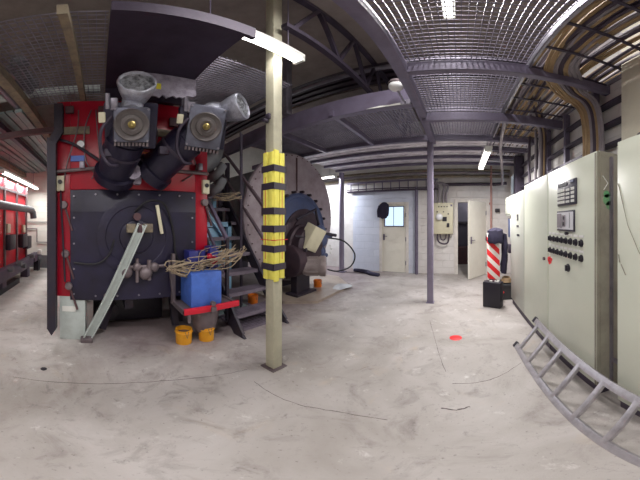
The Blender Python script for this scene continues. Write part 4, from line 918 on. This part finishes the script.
fluorescent((-.2, -.9, 2.9), (-.2, .2, 2.9), 'lit fluorescent lamp overhead by the long beam', 60, hang=ZR)
fluorescent((-.1, .7, 4.2), (-.1, 2.2, 4.2), 'lit fluorescent lamp above the grating under the roof', 110, hang=ZR)
fluorescent((-6.3, -.2, 3.0), (-5.7, -.2, 3.0), 'lit fluorescent lamp beyond the boiler by the far left wall', 70, col=(.97, 1, .97), hang=ZR)
fluorescent((-4.9, 5.75, 2.84), (-3.45, 5.75, 2.84), 'lit fluorescent lamp half hidden beyond the round boiler', 170, col=(.9, .94, 1), hang=3.1)
fluorescent((.0, 7.9, 2.5), (.7, 7.9, 2.5), 'added unseen fluorescent lamp brightening the closet behind the open door', 9, hang=2.6)  # lamp added out of view to lift the dark closet
t = thing('dome_lamp', 'round white dome lamp on a short rod at the channel beam', 'lamp', (-.63, 2.42, 3.0))
MB().ball((-.675, 2.36, 3.15), .085, (1, 1, .8), 20).build('dome', 'glassd', t)
MB().lathe((-.675, 2.36, 3.18), (0, 0, 1), [(0, .087), (.02, .09), (.05, .07), (.06, 0)], 20).build('lamp_cap', 'motor', t)
m = MB().tube([(-.62, 2.57, 3.03), (-.62, 2.47, 2.99), (-.66, 2.37, 3.09)], .012, 8).box((-.68, 2.56, 2.99), (-.56, 2.583, 3.06)); m.build('bracket', 'galv', t)
tag(MB().prism([(-.60, 2.578, 3.0), (-.66, 2.578, 3.035), (-.82, 2.578, 3.018), (-.95, 2.578, 3.024), (-1.12, 2.578, 3.006), (-1.0, 2.578, 3.0)], (0, .005, 0)).build('paint_patch', 'white'), 'scraped white paint streak on the channel beam beside the dome lamp', 'paint patch')

# ------------------------------------------------------------------ left: second red casing and overhead steel
t = thing('red_casing', 'second red boiler casing at the far left, with grey pipe across it', 'boiler', (-5.0, -2.8, 0))
MB().box((-6.05, -3.5, .5), (-3.4, -2.03, 2.46), .01).build('casing', 'red_far', t)
m = MB()
for x in (-6.03, -5.3, -4.55, -3.8): m.box((x - .03, -2.03, .5), (x + .03, -1.99, 2.46))
m.box((-6.05, -2.03, 2.2), (-3.4, -1.995, 2.26)); m.build('seam_strip', 'motor', t)
m = MB().tube(smooth_path([(-3.5, -1.9, 1.84), (-5.0, -1.9, 1.84), (-6.0, -1.9, 1.84), (-6.2, -1.88, 1.78), (-6.24, -1.86, 1.6)], 5), .09, 16); m.build('grey_pipe', 'duct', t)
for x, z in ((-5.6, 1.02), (-4.75, 1.05), (-5.95, .95)): MB().box((x - .18, -2.03, z - .17), (x + .18, -1.88, z + .17), .02).build('gear_box', 'steel_black', t)
for x, z in ((-5.75, 1.32), (-4.7, 1.36)): MB().box((x - .08, -2.02, z - .1), (x + .08, -1.96, z + .1), .008).build('junction_box', 'cream', t)
m = MB().box((-6.2, -2.1, .28), (-3.4, -1.85, .52), .01).box((-6.9, -2.05, .36), (-6.2, -1.8, .56), .02).box((-6.0, -2.1, 0), (-5.8, -1.9, .3)).box((-4.4, -2.1, 0), (-4.2, -1.9, .3)); m.build('skid_beam', 'plinth', t)
m = MB()
for x in (-6.5, -5.9, -5.2, -4.9, -4.4): m.cyl((x, -1.86, .5 + .08 * math.sin(x * 5)), (x, -1.74, .5 + .08 * math.sin(x * 5)), .06, seg=14)
m.build('pipe_end', 'duct', t)
MB().box((-6.62, -1.82, .55), (-6.45, -1.7, .68), .01).build('white_fitting', 'white', t)
m = MB().box((-6.9, -2.0, .0), (-6.7, -1.85, .4)).box((-5.2, -2.05, 0), (-3.5, -1.9, .12)); m.build('skid_foot', 'black', t)
tag(MB().tube([(XL + .05, -3.0, 1.28), (XL + .05, -2.02, 1.28), (XL + .05, -2.02, .85), (XL + .05, .6, .85)], .02, 8).build('wall_conduit', 'motor'), 'thin grey conduit stepping along the far left wall', 'conduit')
tag(MB().tube([(XL + .05, -3.0, 1.5), (XL + .05, .8, 1.5)], .014, 8).build('wall_conduit', 'motor'), 'thin level conduit on the far left wall, above the stepped one', 'conduit')
mb = MB(); y = -3.6
while y < -.92: mb.box((-7.1, y, 3.10 + .03 * (int(y * 50) % 2)), (-2.9, y + .1, 3.16)); y += .13
tag(mb.build('deck_sheet', 'deck'), 'teal-grey ribbed deck overhead at the far left', 'deck')
tag(MB().bar((-1.2, -.86, 3.02), (-7.0, -.86, 3.02), .1, .12).build('roof_beam', 'rust'), 'flaking tan beam overhead running away at the far left', 'beam')
tag(MB().bar((-1.2, -1.45, 3.02), (-7.0, -1.45, 3.02), .08, .1).build('roof_beam', 'steel_dark'), 'dark beam overhead at the far left, beside the tan one', 'beam')
tag(MB().bar((-1.2, -2.4, 3.02), (-7.0, -2.4, 3.02), .14, .12).build('roof_beam', 'rust'), 'wide tan beam overhead above the far red casing', 'beam')
tag(MB().bar((-3.0, -.56, 2.80), (-3.05, -3.0, 2.78), .07, .08).build('cross_rail', 'rust_dark'), 'rusty rail crossing overhead from the boiler corner to the left', 'rail')
tag(MB().bar((-2.95, -.2, 3.13), (-1.2, -.2, 3.13), .06, .138).build('grating_joist', 'rust'), 'tan joist over the square-mesh grating above the boiler', 'joist')
t = thing('pipe_fittings', 'pale lagged pipe fittings overhead left of the boiler corner', 'pipe', (-2.75, -.75, 3.25))
m = MB().tube([(-2.75, -1.3, 3.3), (-2.75, .0, 3.3)], .06, 14); m.build('lagged_pipe', 'block', t)
m = MB()
for q in ((-2.45, -.85, 3.42, .11), (-2.55, -.95, 3.34, .09), (-2.2, -.8, 3.45, .1), (-2.65, -.8, 3.42, .08), (-2.35, -.95, 3.5, .07)): m.ball(q[:3], q[3], (1.2, 1, .9), 12)
m.tube([(-2.2, -.8, 3.45), (-2.75, -.85, 3.3)], .05, 12).tube([(-2.45, -.85, 3.3), (-2.45, -.85, 3.75)], .03, 10); m.build('valve_lagging', 'duct', t)
for k, y in enumerate((-1.1,)):
    tag(MB().tube([(-1.5, y, 3.215 + .02 * (k % 2)), (-7.0, y, 3.215 + .02 * (k % 2))], .05 + .02 * (k % 2), 12).build('overhead_pipe', ('galv', 'duct', 'rust_dark')[k]), ('galvanised pipe overhead at the far left, above the rusty rail', 'grey lagged pipe overhead at the far left, between two others', 'rusty pipe overhead at the far left, outermost')[k], 'pipe')

# ------------------------------------------------------------------ floor marks
tag(MB().lathe((-.05, 2.71, 0), (0, 0, 1), [(.0005, .075), (.0025, .072), (.0025, 0)], 26).build('floor_marker', 'mark_red'), 'round red sticker on the open floor', 'sticker')
tag(MB().lathe((-1.95, -.49, 0), (0, 0, 1), [(.0005, .03), (.006, .02), (.006, 0)], 14).jitter(.002).build('floor_plug', 'mark_black'), 'small dark plug in the floor before the boiler corner', 'floor plug')
def crack(pts, r, label, mt='crack_grey'):
    P_ = smooth_path([(x, y, 0) for x, y in pts], 6); m = MB(); L_, Rr = [], []
    for i, p in enumerate(P_):
        d = (P_[min(i + 1, len(P_) - 1)] - P_[max(i - 1, 0)]).normalized(); s_ = Vector((-d.y, d.x, 0)) * r * random.uniform(.5, 1.3); j = Vector((random.uniform(-.004, .004), random.uniform(-.004, .004), 0))
        L_.append(p + s_ + j); Rr.append(p - s_ + j)
    m.prism([p + Vector((0, 0, .0004)) for p in L_ + Rr[::-1]], (0, 0, .0008))
    tag(m.build('floor_crack', mt), label, 'crack')
crack([(-1.40, 1.12), (-1.18, 1.1), (-.94, 1.12), (-.69, 1.19), (-.4, 1.22)], .0022, 'fine curved crack in the floor in front of the padded column')
crack([(.56, 2.05), (.33, 1.86), (.16, 1.78), (-.06, 1.76)], .0022, 'fine crack in the floor running from the ladder end')
crack([(-.43, 3.26), (-.23, 2.39), (-.12, 1.95)], .0018, 'fine straight crack in the floor beside the red sticker')
crack([(-1.74, -.7), (-1.76, 0.0), (-1.74, .47), (-1.65, .95), (-1.6, 1.2)], .002, 'long fine crack in the floor in front of the red boiler')
crack([(-.12, 1.42), (-.02, 1.40), (.06, 1.44)], .006, 'short dark scuff on the near floor')

# ------------------------------------------------------------------ outside daylight, camera
w = bpy.data.worlds.new('daylight'); SC.world = w; w.use_nodes = True
bg = w.node_tree.nodes['Background']; bg.inputs['Color'].default_value = (.68, .84, 1, 1); bg.inputs['Strength'].default_value = 2.4
cam = bpy.data.cameras.new('camera'); co = bpy.data.objects.new('camera', cam); COL.objects.link(co)
co.location = (0, 0, 1.5); co.rotation_euler = (R(90), 0, R(35))
cam.type = 'PANO'
cp = cam if hasattr(cam, 'panorama_type') else cam.cycles
cp.panorama_type = 'EQUIRECTANGULAR'
cp.longitude_min, cp.longitude_max = R(-80), R(80)
cp.latitude_min, cp.latitude_max = R(-64.5), R(55.5)
cam.clip_start = .05
SC.camera = co
SC.view_settings.view_transform = 'Standard'; SC.view_settings.look = 'None'
SC.view_settings.exposure = -0.85; SC.view_settings.gamma = 1.0; SC.view_settings.use_curve_mapping = False
SC.cycles.use_denoising = True
SC.cycles.max_bounces = 8
SC.cycles.sample_clamp_indirect = 6
for o in bpy.data.objects:
    if '_w' in o: del o['_w']
    if o.parent and 'category' in o: del o['category']
